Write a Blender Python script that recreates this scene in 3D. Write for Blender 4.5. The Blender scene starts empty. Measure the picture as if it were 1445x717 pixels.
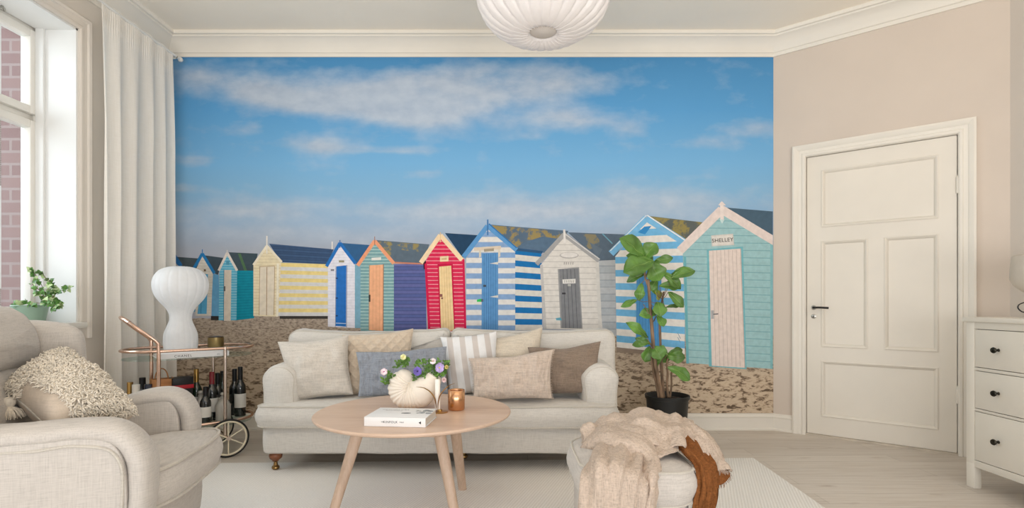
import bpy, bmesh, math, random
from math import pi, sin, cos, sqrt, atan2, radians
from mathutils import Vector, Matrix, noise as mn
random.seed(7)
SC = bpy.context.scene
COL = SC.collection
F = 740.0          # focal length in pixels of the 1445x717 frame
CAMH = 0.98
def P(px, py, Y):
    return Vector(((px-722.5)*Y/F, Y, CAMH-(py-427.0)*Y/F))

# ------------------------------------------------------------------ geometry
class G:
    def __init__(s): s.v=[]; s.f=[]; s.m=[]
    def add(s, vs, fs, mi=0, M=None):
        b=len(s.v)
        for p in vs:
            p=Vector(p)
            if M is not None: p=M@p
            s.v.append(p)
        for f in fs: s.f.append(tuple(b+i for i in f)); s.m.append(mi)
        return s
    def merge(s, o, M=None, mi=None):
        b=len(s.v)
        for p in o.v: s.v.append(M@p if M is not None else p.copy())
        for f,m in zip(o.f,o.m): s.f.append(tuple(b+i for i in f)); s.m.append(m if mi is None else mi)
        return s
    def wob(s, amp, sc, seed=0.0):
        for p in s.v:
            n=mn.noise_vector(Vector((p.x*sc+seed,p.y*sc+seed*1.3,p.z*sc-seed)))
            p += n*amp
        return s
WM={}
def wm(o):
    return WM[o.name] if o is not None else Matrix.Identity(4)
def obj(name, g, mat, parent=None, origin=None, smooth=40, label=None, kind=None, local=False):
    """link g as ONE mesh object; g is in world space unless local"""
    me=bpy.data.meshes.new(name)
    if parent is not None and not local:
        Mi=wm(parent).inverted(); vs=[Mi@p for p in g.v]
        M=wm(parent).copy()
    elif parent is not None:
        vs=g.v; M=wm(parent).copy()
    else:
        if origin is None:
            xs=[p.x for p in g.v]; ys=[p.y for p in g.v]; zs=[p.z for p in g.v]
            origin=Vector(((min(xs)+max(xs))/2,(min(ys)+max(ys))/2,min(zs)))
        origin=Vector(origin); vs=[p-origin for p in g.v]; M=Matrix.Translation(origin)
    me.from_pydata([tuple(p) for p in vs],[],g.f)
    mats = mat if isinstance(mat,(list,tuple)) else [mat]
    for m in mats: me.materials.append(m)
    if len(mats)>1: me.polygons.foreach_set('material_index', g.m)
    if smooth is not None:
        me.polygons.foreach_set('use_smooth',[True]*len(me.polygons))
        me.update()
        if smooth<180: me.set_sharp_from_angle(angle=radians(smooth))
    me.validate(); me.update()
    o=bpy.data.objects.new(name,me); COL.objects.link(o)
    if parent is not None: o.parent=parent
    else: o.location=origin
    WM[o.name]=M
    if label: o['label']=label
    if kind: o['kind']=kind
    return o
def tag(o,label,cat,group=None):
    o['label']=label; o['category']=cat
    if group: o['group']=group
    return o
def thing(name,label,cat,loc=(0,0,0),rotz=0.0,group=None):
    o=bpy.data.objects.new(name,None); COL.objects.link(o)
    o.location=loc; o.rotation_euler=(0,0,rotz); o.empty_display_size=.05
    WM[o.name]=Matrix.Translation(Vector(loc))@Matrix.Rotation(rotz,4,'Z')
    return tag(o,label,cat,group)
def struct(name,g,mat,parent=None,smooth=30):
    o=obj(name,g,mat,parent,smooth=smooth)
    if parent is None: o['kind']='structure'
    return o

def box(x0,x1,y0,y1,z0,z1,bev=0.0,seg=2):
    g=G()
    bm=bmesh.new(); bmesh.ops.create_cube(bm,size=1)
    for v in bm.verts: v.co=Vector(((x0+x1)/2+v.co.x*(x1-x0),(y0+y1)/2+v.co.y*(y1-y0),(z0+z1)/2+v.co.z*(z1-z0)))
    if bev>0: bmesh.ops.bevel(bm,geom=bm.edges[:],offset=bev,segments=seg,affect='EDGES',profile=.5)
    bm.verts.index_update()
    g.add([v.co.copy() for v in bm.verts],[[v.index for v in f.verts] for f in bm.faces]); bm.free()
    return g
def obox(c,sx,sy,sz,rz=0,bev=0,tilt=None):
    g=box(-sx/2,sx/2,-sy/2,sy/2,-sz/2,sz/2,bev)
    M=Matrix.Translation(Vector(c))@Matrix.Rotation(rz,4,'Z')
    if tilt is not None: M=M@tilt
    o=G(); o.merge(g,M); return o
def bridge(rings, closed=True, cap0=True, cap1=True):
    g=G(); n=len(rings[0]); vs=[p for r in rings for p in r]; fs=[]
    for i in range(len(rings)-1):
        for j in range(n if closed else n-1):
            k=(j+1)%n
            fs.append((i*n+j,i*n+k,(i+1)*n+k,(i+1)*n+j))
    if cap0: fs.append(tuple(reversed(range(n))))
    if cap1: fs.append(tuple((len(rings)-1)*n+j for j in range(n)))
    return g.add(vs,fs)
def lathe(prof,n=32,c=(0,0,0),rip=None,cap0=True,cap1=True,M=None):
    rings=[]
    for k,(r,z) in enumerate(prof):
        ring=[]
        for j in range(n):
            a=2*pi*j/n; rr=r*(rip(a,k/(len(prof)-1)) if rip else 1)
            ring.append(Vector((rr*cos(a),rr*sin(a),z)))
        rings.append(ring)
    g=bridge(rings,True,cap0,cap1)
    MM=Matrix.Translation(Vector(c))
    if M is not None: MM=MM@M
    for p in g.v: p[:]=MM@p
    return g
def cr(pts,m):
    """Catmull-Rom through pts, m samples per segment"""
    pts=[Vector(p) for p in pts]; out=[]
    n=len(pts)
    for i in range(n-1):
        p0=pts[max(i-1,0)]; p1=pts[i]; p2=pts[i+1]; p3=pts[min(i+2,n-1)]
        for k in range(m):
            t=k/m
            out.append(.5*((2*p1)+(p2-p0)*t+(2*p0-5*p1+4*p2-p3)*t*t+(3*p1-p0-3*p2+p3)*t**3))
    out.append(pts[-1]); return out
def tube(pts,r,n=8,closed=False,cap=True,flat=None,up=None):
    pts=[Vector(p) for p in pts]; N=len(pts); rings=[]
    T=[]
    for i in range(N):
        if closed: d=pts[(i+1)%N]-pts[i-1]
        else: d=pts[min(i+1,N-1)]-pts[max(i-1,0)]
        if d.length<1e-9: d=Vector((0,0,1))
        T.append(d.normalized())
    a=up or (Vector((0,0,1)) if abs(T[0].z)<.9 else Vector((1,0,0)))
    u=(a-T[0]*a.dot(T[0])).normalized()
    for i in range(N):
        u=(u-T[i]*u.dot(T[i]))
        if up is not None and (up-T[i]*up.dot(T[i])).length>.05: u=up-T[i]*up.dot(T[i])
        u.normalize(); w=T[i].cross(u)
        rr=r[i] if isinstance(r,(list,tuple)) else r
        ru,rw=(rr,rr) if flat is None else (rr,rr*flat)
        rings.append([pts[i]+u*cos(2*pi*j/n)*ru+w*sin(2*pi*j/n)*rw for j in range(n)])
    if closed: rings.append(rings[0]); return bridge(rings,True,False,False)
    return bridge(rings,True,cap,cap)
def rrect(x0,y0,x1,y1,r,n=6,m=6):
    rs=r if isinstance(r,(list,tuple)) else [r]*4     # corner radii: (x1,y1),(x0,y1),(x0,y0),(x1,y0)
    cs=[(x1,y1,0),(x0,y1,90),(x0,y0,180),(x1,y0,270)]
    out=[]
    for i,(cx,cy,a0) in enumerate(cs):
        q=rs[i]; cx2=cx-(q if cx==x1 else -q); cy2=cy-(q if cy==y1 else -q)
        for k in range(n+1):
            a=radians(a0+90*k/n); out.append(Vector((cx2+q*cos(a),cy2+q*sin(a))))
    # subdivide long straight edges
    res=[]
    for i,p in enumerate(out):
        q=out[(i+1)%len(out)]; res.append(p); d=(q-p).length
        k=int(d/.04)
        for j in range(1,k): res.append(p.lerp(q,j/k))
    return res
def resample(poly,step=.03):
    poly=[Vector(p) for p in poly]; res=[]
    for i,p in enumerate(poly):
        q=poly[(i+1)%len(poly)]; k=max(1,int((q-p).length/step))
        for j in range(k): res.append(p.lerp(q,j/k))
    return res
def closed_cr(pts,m):
    pts=[Vector(p) for p in pts]; n=len(pts); out=[]
    for i in range(n):
        p0=pts[i-1]; p1=pts[i]; p2=pts[(i+1)%n]; p3=pts[(i+2)%n]
        for k in range(m):
            t=k/m
            out.append(.5*((2*p1)+(p2-p0)*t+(2*p0-5*p1+4*p2-p3)*t*t+(3*p1-p0-3*p2+p3)*t**3))
    return out
def inset(poly,d):
    n=len(poly); out=[]
    for i in range(n):
        t=(poly[(i+1)%n]-poly[i-1]); t.normalize()
        out.append(poly[i]+Vector((-t.y,t.x))*d)   # CCW: inward is left
    return out
def puff(poly,z0,z1,r,dome=0.0,dome0=0.0,bulge=0.0,rings=5,M=None,plane=None):
    """cushion: outline poly (2D, CCW), rounded edges r, domed faces. plane maps (x,y,z)->3D"""
    r=min(r,(z1-z0)/2*.98); n=len(poly)
    c=Vector((sum(p.x for p in poly)/n,sum(p.y for p in poly)/n))
    R=[]
    def ring(ins,z,s=1.0,bu=0.0):
        q=inset(poly,ins-bu)
        R.append([Vector((c.x+(p.x-c.x)*s,c.y+(p.y-c.y)*s,z)) for p in q])
    for k in range(1,rings+1): s=k/rings; ring(r,z0-dome0*(1-s*s),s if k else .02)
    for a in (22,45,67): ring(r*(1-sin(radians(a))),z0+r*(1-cos(radians(a))))
    for t in (0,.25,.5,.75,1): ring(0,z0+r+(z1-z0-2*r)*t,1,bulge*(1-(2*t-1)**2))
    for a in (67,45,22): ring(r*(1-sin(radians(a))),z1-r*(1-cos(radians(a))))
    for k in range(rings,0,-1): s=k/rings; ring(r,z1+dome*(1-s*s),s)
    g=bridge(R,True,False,False)
    b=len(g.v)
    g.v.append(Vector((c.x,c.y,z0-dome0))); g.v.append(Vector((c.x,c.y,z1+dome)))
    L=(len(R)-1)*n
    for j in range(n):
        k=(j+1)%n
        g.f.append((b,k,j)); g.m.append(0); g.f.append((b+1,L+j,L+k)); g.m.append(0)
    if plane is not None:
        for p in g.v: p[:]=plane(p.copy())
    if M is not None:
        for p in g.v: p[:]=M@p
    return g
def pipe_on(poly,z,ins,r,plane=None,M=None,step=1):
    q=inset(poly,ins)[::step]; pts=[Vector((p.x,p.y,z)) for p in q]
    if plane: pts=[plane(p) for p in pts]
    if M is not None: pts=[M@p for p in pts]
    return tube(pts,r,6,closed=True)
def patch(rows,mu=8,mv=8,wr=0.0,rib=0.0,wsc=(20,3),thick=.004,seed=0.0,wr2=0.0,roll=0.0,rib_n=16):
    """cloth surface through a grid of control points"""
    A=[cr(r,mu) for r in rows]; n=len(A[0]); cols=[cr([A[i][j] for i in range(len(A))],mv) for j in range(n)]
    m=len(cols[0]); Pt=[[cols[j][i] for j in range(n)] for i in range(m)]
    Nn=[[None]*n for _ in range(m)]
    for i in range(m):
        for j in range(n):
            du=Pt[i][min(j+1,n-1)]-Pt[i][max(j-1,0)]; dv=Pt[min(i+1,m-1)][j]-Pt[max(i-1,0)][j]
            q=dv.cross(du); q=q.normalized() if q.length>1e-9 else Vector((0,-1,0)); Nn[i][j]=q
    g=G(); top=[];bot=[]
    for i in range(m):
        for j in range(n):
            u=j/(n-1); v=i/(m-1)
            w=wr*mn.noise(Vector((u*wsc[0]+seed+.6*sin(v*5),v*wsc[1],seed)))+wr2*mn.noise(Vector((u*wsc[0]*3+seed,v*wsc[1]*2.5+3,seed)))
            if rib: w+=rib*sin(u*rib_n*6.283+3*mn.noise(Vector((u*4,v*3,seed))))*(.4+.9*abs(mn.noise(Vector((u*5,v*4,seed+7)))))
            if roll:
                e=min(u,1-u); w+= -roll*max(0,1-e/.08)**2
            p=Pt[i][j]+Nn[i][j]*w
            top.append(p+Nn[i][j]*thick*.5); bot.append(p-Nn[i][j]*thick*.5)
    K=m*n; fs=[]
    for i in range(m-1):
        for j in range(n-1):
            a,b,c,d=i*n+j,i*n+j+1,(i+1)*n+j+1,(i+1)*n+j
            fs.append((a,b,c,d)); fs.append((K+d,K+c,K+b,K+a))
    for j in range(n-1):
        fs.append((j+1,j,K+j,K+j+1)); a=(m-1)*n+j; fs.append((a,a+1,K+a+1,K+a))
    for i in range(m-1):
        fs.append((i*n,(i+1)*n,K+(i+1)*n,K+i*n)); a=i*n+n-1; fs.append((a+n,a,K+a,K+a+n))
    g.add(top+bot,fs); g.rows=Pt; g.nn=Nn
    return g
def fringe(line,direction,length,step=.006,r=.0011,g=None,jit=.3,seed=1):
    rnd=random.Random(seed); g=g or G()
    for i in range(len(line)-1):
        a,b=line[i],line[i+1]; k=max(1,int((b-a).length/step))
        for j in range(k):
            p=a.lerp(b,(j+rnd.random()*.5)/k); d=Vector(direction)+Vector((rnd.uniform(-jit,jit),rnd.uniform(-jit,jit),rnd.uniform(-jit,jit)))
            L=length*rnd.uniform(.6,1.15)
            q=p+d*L*.5+Vector((rnd.uniform(-1,1),rnd.uniform(-1,1),0))*L*.12
            g.merge(tube([p,q,p+d*L],[r,r,r*.4],4))
    return g

# ------------------------------------------------------------------ materials
def lin(c):
    o=[]
    for x in c:
        x=x/255.0; o.append(x/12.92 if x<=.04045 else ((x+.055)/1.055)**2.4)
    return (o[0],o[1],o[2],1.0)
def newmat(name):
    m=bpy.data.materials.new(name); m.use_nodes=True; nt=m.node_tree
    return m,nt,nt.nodes['Principled BSDF']
def nd(nt,t,**k):
    n=nt.nodes.new(t)
    for a,b in k.items():
        if a in n.inputs: n.inputs[a].default_value=b
        else: setattr(n,a,b)
    return n
def coords(nt,scale=(1,1,1),rot=(0,0,0),kind='Object'):
    tc=nd(nt,'ShaderNodeTexCoord'); mp=nd(nt,'ShaderNodeMapping')
    mp.inputs['Scale'].default_value=scale; mp.inputs['Rotation'].default_value=rot
    nt.links.new(tc.outputs[kind],mp.inputs['Vector']); return mp.outputs['Vector']
def noise(nt,vec,scale,detail=3,rough=.5):
    n=nd(nt,'ShaderNodeTexNoise'); n.inputs['Scale'].default_value=scale
    n.inputs['Detail'].default_value=detail; n.inputs['Roughness'].default_value=rough
    nt.links.new(vec,n.inputs['Vector']); return n.outputs['Fac']
def ramp(nt,fac,stops):
    r=nd(nt,'ShaderNodeValToRGB'); e=r.color_ramp.elements
    while len(e)>1: e.remove(e[-1])
    e[0].position=stops[0][0]; e[0].color=stops[0][1]
    for p,c in stops[1:]:
        q=e.new(p); q.color=c
    nt.links.new(fac,r.inputs['Fac']); return r.outputs['Color']
def mixc(nt,fac,a,b,mode='MIX'):
    m=nd(nt,'ShaderNodeMix'); m.data_type='RGBA'; m.blend_type=mode
    for s,v in ((m.inputs['Factor'],fac),(m.inputs[6],a),(m.inputs[7],b)):
        if hasattr(v,'links') or isinstance(v,bpy.types.NodeSocket): nt.links.new(v,s)
        else: s.default_value=v
    return m.outputs[2]
def math_(nt,op,a,b=None,c=None):
    m=nd(nt,'ShaderNodeMath'); m.operation=op
    for s,v in zip(m.inputs,(a,b,c)):
        if v is None: continue
        if isinstance(v,bpy.types.NodeSocket): nt.links.new(v,s)
        else: s.default_value=v
    return m.outputs[0]
def bump(nt,bs,h,strength=.3,dist=.002,prev=None):
    b=nd(nt,'ShaderNodeBump'); b.inputs['Strength'].default_value=strength; b.inputs['Distance'].default_value=dist
    nt.links.new(h,b.inputs['Height'])
    if prev is not None: nt.links.new(prev,b.inputs['Normal'])
    nt.links.new(b.outputs['Normal'],bs.inputs['Normal']); return b.outputs['Normal']
def scl(c,k): return tuple(max(0,min(255,x*k)) for x in c)
def plain(name,c,rough=.6,metal=0,var=.04,sc=6,bmp=0,bsc=60,spec=.4,coat=0,aniso=(1,1,1)):
    m,nt,bs=newmat(name); v=coords(nt,aniso)
    f=noise(nt,v,sc)
    nt.links.new(ramp(nt,f,[(.3,lin(scl(c,1-var))),(.7,lin(scl(c,1+var)))]),bs.inputs['Base Color'])
    bs.inputs['Roughness'].default_value=rough; bs.inputs['Metallic'].default_value=metal
    bs.inputs['Specular IOR Level'].default_value=spec; bs.inputs['Coat Weight'].default_value=coat
    if bmp: bump(nt,bs,noise(nt,v,bsc,4),bmp,.002)
    return m
def linen(name,c,slub=.07,sc=1.0,bmp=.5,ax=(1,1,1),wrinkle=0.0,dark=.86,crinkle=0.0):
    """woven linen: long slubs both ways plus soft mottling"""
    m,nt,bs=newmat(name)
    a=noise(nt,coords(nt,(14*sc,14*sc,260*sc)),1,3,.6)
    b=noise(nt,coords(nt,(230*sc,230*sc,10*sc)),1,3,.6)
    d=noise(nt,coords(nt),5,3)
    s=math_(nt,'ADD',math_(nt,'MULTIPLY',a,.55),math_(nt,'MULTIPLY',b,.45))
    col=ramp(nt,s,[(.32,lin(scl(c,1-slub*1.9))),(.5,lin(c)),(.68,lin(scl(c,1+slub)))])
    col=mixc(nt,math_(nt,'MULTIPLY',d,.25),col,lin(scl(c,dark)))
    nt.links.new(col,bs.inputs['Base Color'])
    bs.inputs['Roughness'].default_value=.92; bs.inputs['Specular IOR Level'].default_value=.15
    bs.inputs['Sheen Weight'].default_value=.15; bs.inputs['Sheen Roughness'].default_value=.5
    n1=bump(nt,bs,s,bmp,.0012)
    if wrinkle: n1=bump(nt,bs,noise(nt,coords(nt,(1,1,1)),9,3,.55),wrinkle,.018,n1)
    if crinkle: bump(nt,bs,noise(nt,coords(nt,(70,70,9)),1,4,.55),crinkle,.010,n1)
    return m
def metal(name,c,rough=.2):
    return plain(name,c,rough,1.0,.03,20)
# ================================================================== room
XL,YB,HC=-2.65,4.04,3.02
COR=Vector((2.01,4.04)); DIR=Vector((.7815,-.6239)); NRM=Vector((-.6239,-.7815))   # slanted wall
TC=1.33; C2=COR+DIR*TC; XR=C2.x                                                   # meets the right wall
Y0=-.7
M_wallL=plain('warm grey paint',(216,209,200),.8,var=.012,sc=3,bmp=.05,bsc=120)
M_wallR=plain('beige paint',(208,196,184),.8,var=.015,sc=2,bmp=.05,bsc=120)
M_ceil=plain('ceiling paint',(246,237,222),.85,var=.01,sc=2)
M_trim=plain('cream gloss paint',(228,223,213),.45,var=.012,sc=3,bmp=.04,bsc=30)
M_door=plain('door paint',(224,218,207),.42,var=.014,sc=3,bmp=.05,bsc=25)
M_win=plain('window paint',(226,224,218),.35,var=.02,sc=5)

def floor_mat():
    m,nt,bs=newmat('whitewashed pine boards')
    v=coords(nt)
    br=nd(nt,'ShaderNodeTexBrick'); br.offset=.37; br.offset_frequency=2
    br.inputs['Scale'].default_value=1; br.inputs['Brick Width'].default_value=2.3; br.inputs['Row Height'].default_value=.135
    br.inputs['Mortar Size'].default_value=.0018; br.inputs['Mortar Smooth'].default_value=.2; br.inputs['Bias'].default_value=0
    br.inputs['Color1'].default_value=lin((208,199,188)); br.inputs['Color2'].default_value=lin((191,181,170)); br.inputs['Mortar'].default_value=lin((138,126,115))
    nt.links.new(v,br.inputs['Vector'])
    g=noise(nt,coords(nt,(1.4,26,1)),2.2,6,.65)
    k=noise(nt,coords(nt,(2.2,11,1)),1.6,3,.5)
    c=mixc(nt,.5,br.outputs['Color'],ramp(nt,g,[(.3,lin((184,170,157))),(.55,lin((212,204,195))),(.8,lin((224,218,210)))]),'MIX')
    c=mixc(nt,ramp(nt,k,[(.66,(0,0,0,1)),(.74,(.55,.55,.55,1))]),c,lin((150,128,110)))
    nt.links.new(c,bs.inputs['Base Color']); bs.inputs['Roughness'].default_value=.42
    bs.inputs['Specular IOR Level'].default_value=.35
    bump(nt,bs,br.outputs['Fac'],-.25,.002)
    return m
M_floor=floor_mat()
struct('floor',box(XL-.5,XR+.3,Y0,YB+.15,-.12,0),M_floor)
struct('ceiling',box(XL-.45,XR+.3,Y0,YB+.15,HC,HC+.12),M_ceil)
struct('wall_back',box(XL-.1,COR.x+.12,YB,YB+.12,0,HC),M_wallL)
# slanted wall with door opening
T0,T1,DH=.2305,1.082,2.055
def slab(t0,t1,z0,z1,d0=0,d1=.12,g=None):
    """block along the slanted wall; d = distance behind its face"""
    g=g or G(); q=[]
    for z in (z0,z1):
        for t,d in ((t0,d0),(t1,d0),(t1,d1),(t0,d1)):
            p=COR+DIR*t-NRM*d; q.append(Vector((p.x,p.y,z)))
    return g.add(q,[(3,2,1,0),(4,5,6,7),(0,1,5,4),(1,2,6,5),(2,3,7,6),(3,0,4,7)])
W=slab(0,T0-.02,0,HC); slab(T1+.02,TC+.1,0,HC,g=W); slab(T0-.02,T1+.02,DH+.02,HC,g=W)
struct('wall_door_side',W,M_wallR)
struct('wall_right',box(XR,XR+.12,Y0,C2.y+.02,0,HC),plain('pale beige paint',(212,203,193),.8,var=.012,sc=2))
# left wall with window niche
WY0,WY1,WZ0,WZ1=1.45,3.20,.86,2.65; XN=-2.945
g=G()
for b in ((WY1,YB+.12,0,HC),(Y0,WY0,0,HC),(WY0,WY1,0,WZ0-.03),(WY0,WY1,WZ1,HC)): g.merge(box(XN-.13,XL,*b))
struct('wall_left',g,M_wallL)
M_reveal=plain('niche paint',(226,227,226),.55,var=.012,sc=3)
# paper-thin paint lining inside niche is the panelled casing of the niche
g=G(); g.merge(box(XN+.06,XL,WY1-.012,WY1,WZ0,WZ1)); g.merge(box(XN+.06,XN+.11,WY1-.03,WY1-.01,WZ0,WZ1-.01,.004)); g.merge(box(XN+.06,XL,WY0,WY1,WZ1-.012,WZ1))
struct('trim_window_niche',g,M_reveal)
def molding(path,prof,closed=False):
    """sweep a 2D profile (out,z) along a horizontal polyline; out = offset to the right-hand side normal"""
    n=len(path); rings=[]
    for i in range(n):
        a=path[max(i-1,0)]; b=path[i]; c=path[min(i+1,n-1)]
        d0=(b-a).normalized() if (b-a).length>1e-6 else (c-b).normalized()
        d1=(c-b).normalized() if (c-b).length>1e-6 else d0
        n0=Vector((d0.y,-d0.x)); n1=Vector((d1.y,-d1.x)); nn=(n0+n1)/(1+n0.dot(n1))
        rings.append([Vector((b.x+nn.x*o,b.y+nn.y*o,z)) for o,z in prof])
    return bridge(rings)
corn=[(0,2.868),(.012,2.868),(.014,2.892),(.024,2.896),(.026,2.905),(.034,2.925),(.052,2.952),(.078,2.975),(.1,2.984),(.102,2.994),(.118,2.996),(.122,3.006),(.122,3.02),(0,3.02)]
path=[Vector((XL,Y0)),Vector((XL,YB)),COR.copy(),C2.copy(),Vector((XR,Y0))]
struct('trim_cornice',molding(path,corn),plain('cornice plaster',(229,224,214),.7,var=.01,sc=3))
base=[(0,0),(.020,0),(.020,.012),(.014,.018),(.014,.095),(.018,.100),(.018,.108),(.009,.122),(.0,.128)]
struct('baseboard_back',molding([Vector((XL,YB)),COR.copy()],base),M_trim)
CW=.088
def pw(t): return COR+DIR*t
struct('baseboard_door_side',molding([pw(0.0),pw(T0-CW)],base),M_trim)
struct('baseboard_right',molding([pw(T1+CW),pw(TC),Vector((XR,Y0))],base),M_trim)
struct('baseboard_left',molding([Vector((XL,Y0)),Vector((XL,YB))],base),M_trim)
# niche casing on the left wall
def casing(inner,prof,plane):
    """mitred frame along an open path of 2D corners; prof (across, out)"""
    n=len(inner); rings=[]
    for i in range(n):
        a=inner[max(i-1,0)]; b=inner[i]; c=inner[min(i+1,n-1)]
        d0=(b-a).normalized() if (b-a).length>1e-6 else (c-b).normalized()
        d1=(c-b).normalized() if (c-b).length>1e-6 else d0
        n0=Vector((-d0.y,d0.x)); n1=Vector((-d1.y,d1.x)); nn=(n0+n1)/(1+n0.dot(n1))
        rings.append([plane(b.x+nn.x*a_,b.y+nn.y*a_,o) for a_,o in prof])
    return bridge(rings)
cp=[(0,0),(0,.012),(.008,.018),(.022,.018),(.028,.012),(.055,.014),(.062,.022),(.078,.026),(.085,.02),(.085,0)]
struct('trim_window_casing',casing([Vector((WY0,WZ0-.1)),Vector((WY0,WZ1)),Vector((WY1,WZ1)),Vector((WY1,WZ0-.1))],cp,lambda a,z,o:Vector((XL+o,a,z))),M_wallL)
struct('trim_window_sill',box(XN+.02,XL+.05,WY0-.02,WY1+.02,WZ0-.035,WZ0,.008),M_win)
# door
dc=[(0,-.03),(0,.016),(.008,.022),(.02,.022),(.026,.016),(.046,.018),(.054,.026),(.074,.034),(.086,.030),(.088,0),(.088,-.001)]
def dpl(t,z,o): p=COR+DIR*t+NRM*o; return Vector((p.x,p.y,z))
struct('trim_door_casing',casing([Vector((T0-.006,0)),Vector((T0-.006,DH+.006)),Vector((T1+.006,DH+.006)),Vector((T1+.006,0))],dc,dpl),M_trim)
dj=slab(T0-.02,T0-.004,0,DH+.02,-.001,.12); slab(T1+.004,T1+.02,0,DH+.02,-.001,.12,g=dj); slab(T0-.02,T1+.02,DH+.004,DH+.02,-.001,.12,g=dj)
slab(T0-.02,T1+.02,0,DH+.02,.075,.12,g=dj)
struct('trim_door_jamb',dj,M_trim)
struct('trim_door_threshold',slab(T0-.004,T1+.004,0,.012,-.012,.07),plain('scuffed threshold',(190,180,166),.6,var=.1))
door=thing('door_1','cream painted panelled interior door with four recessed panels and steel lever handle','door',(pw(T0).x,pw(T0).y,0))
door['kind']='structure'; del door['category']
def door_leaf():
    g=G(); W_=T1-T0; a=T0
    st=.095; zs=[.012,.16+.09]   # stile width
    # panel list (t0,t1,z0,z1)
    PX=lambda px:T0+(px-1138)/(1350-1138)*W_   # only used for proportions
    L,R=a+.092,.990
    mid0,mid1=.606,.699
    pans=[(L,R,1.53,1.95),(L,mid0,.655,1.43),(mid1,R,.655,1.43),(L,R,.145,.555)]
    cuts_t=sorted({a,T1,L,R,mid0,mid1}); cuts_z=sorted({.014,DH,1.53,1.95,.655,1.43,.145,.555})
    d=.006
    slab(a,T1,.014,DH,d+.013,d+.04,g=g)
    for i in range(len(cuts_t)-1):
        for j in range(len(cuts_z)-1):
            t0,t1,z0,z1=cuts_t[i],cuts_t[i+1],cuts_z[j],cuts_z[j+1]; cx,cz=(t0+t1)/2,(z0+z1)/2
            if any(p[0]<cx<p[1] and p[2]<cz<p[3] for p in pans): continue
            slab(t0,t1,z0,z1,d,d+.0131,g=g)
    return g,pans,d
g,pans,d=door_leaf(); obj('door_leaf',g,M_door,door,smooth=None)
mp_=[(0,0),(0,.004),(.006,.007),(.012,.004),(.018,-.002),(.024,-.0125),(.0,-.0125)]
for (t0,t1,z0,z1) in pans:
    pts=[Vector((t0,z0)),Vector((t1,z0)),Vector((t1,z1)),Vector((t0,z1))]; rings=[]
    n=4
    for i in range(n):
        a_,b_,c_=pts[i-1],pts[i],pts[(i+1)%n]; d0=(b_-a_).normalized(); d1=(c_-b_).normalized()
        nn=(Vector((-d0.y,d0.x))+Vector((-d1.y,d1.x)))
        rings.append([dpl(b_.x+nn.x*q,b_.y+nn.y*q,o-d) for q,o in mp_])
    rings.append(rings[0]); g=bridge(rings,True,False,False)
    obj('panel_moulding',g,M_door,door,smooth=30)
M_steel=metal('brushed steel',(170,168,162),.3)
M_blk=plain('black plastic',(22,22,22),.35)
hz=CAMH-(434-427)*3.87/F; ht=T0+.045
Mh=Matrix.Translation(dpl(ht,hz,-d))@Matrix(((DIR.x,0,NRM.x,0),(DIR.y,0,NRM.y,0),(0,1,0,0),(0,0,0,1)))
h=obj('door_handle',lathe([(.0,0),(.017,0),(.017,.004),(.012,.007),(.009,.007),(.009,.045)],20,M=Mh),M_steel,door)
pt=[Mh@Vector(p) for p in ((0,0,.04),(.015,0,.045),(.05,0,.044),(.1,-.003,.04))]
obj('lever',tube(cr(pt,4),[.009]*4+[.0075]*9,10),M_blk,h,label='black lever grip')
Mk=Mh.copy(); Mk.translation=dpl(ht,hz-.065,-d)
k=obj('key_escutcheon',lathe([(0,0),(.017,0),(.017,.004),(.013,.006),(0,.006)],20,M=Mk),M_steel,door)
obj('keyhole',obox(dpl(ht,hz-.067,-d+.0065),.005,.002,.016,rz=atan2(DIR.y,DIR.x)),M_blk,k)
for z in (1.73,.38):
    obj('hinge',lathe([(.0,0),(.006,0),(.008,.004),(.008,.1),(.006,.104),(.0,.12)],10,c=dpl(T1+.003,z-.05,.004)),M_trim,door)
for nm,z in (('hinge',1.73),): pass

# window (inward opening casements in a deep niche)
win=thing('window_1','white','window',(XN,(WY0+WY1)/2,WZ0)); win['kind']='structure'; del win['category']; del win['label']
ym=(WY0+WY1)/2
g=G()
for b in ((WY0,WY0+.05,WZ0,WZ1),(WY1-.014,WY1,WZ0,WZ1)): g.merge(box(XN-.02,XN+.05,b[0],b[1],b[2],b[3],.004))
g.merge(box(XN-.06,XN+.05,WY0,WY1,WZ1-.03,WZ1,.004)); g.merge(box(XN-.06,XN+.05,WY0,WY1,WZ0,WZ0+.05,.004))
g.merge(box(XN-.06,XN+.035,WY0,WY1,2.075,2.115,.004)); g.merge(box(XN-.06,XN+.05,ym-.03,ym+.03,WZ0,WZ1,.004))
obj('window_frame',g,M_win,win)
m,nt,bs=newmat('window glass'); nt.nodes.remove(bs)
out=nt.nodes['Material Output']; tr=nd(nt,'ShaderNodeBsdfTransparent'); gl=nd(nt,'ShaderNodeBsdfGlossy'); gl.inputs['Roughness'].default_value=.02
mx=nd(nt,'ShaderNodeMixShader'); mx.inputs[0].default_value=.07
tr.inputs['Color'].default_value=(.96,.98,.98,1)
nt.links.new(tr.outputs[0],mx.inputs[1]); nt.links.new(gl.outputs[0],mx.inputs[2]); nt.links.new(mx.outputs[0],out.inputs['Surface'])
M_glass=m
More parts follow.
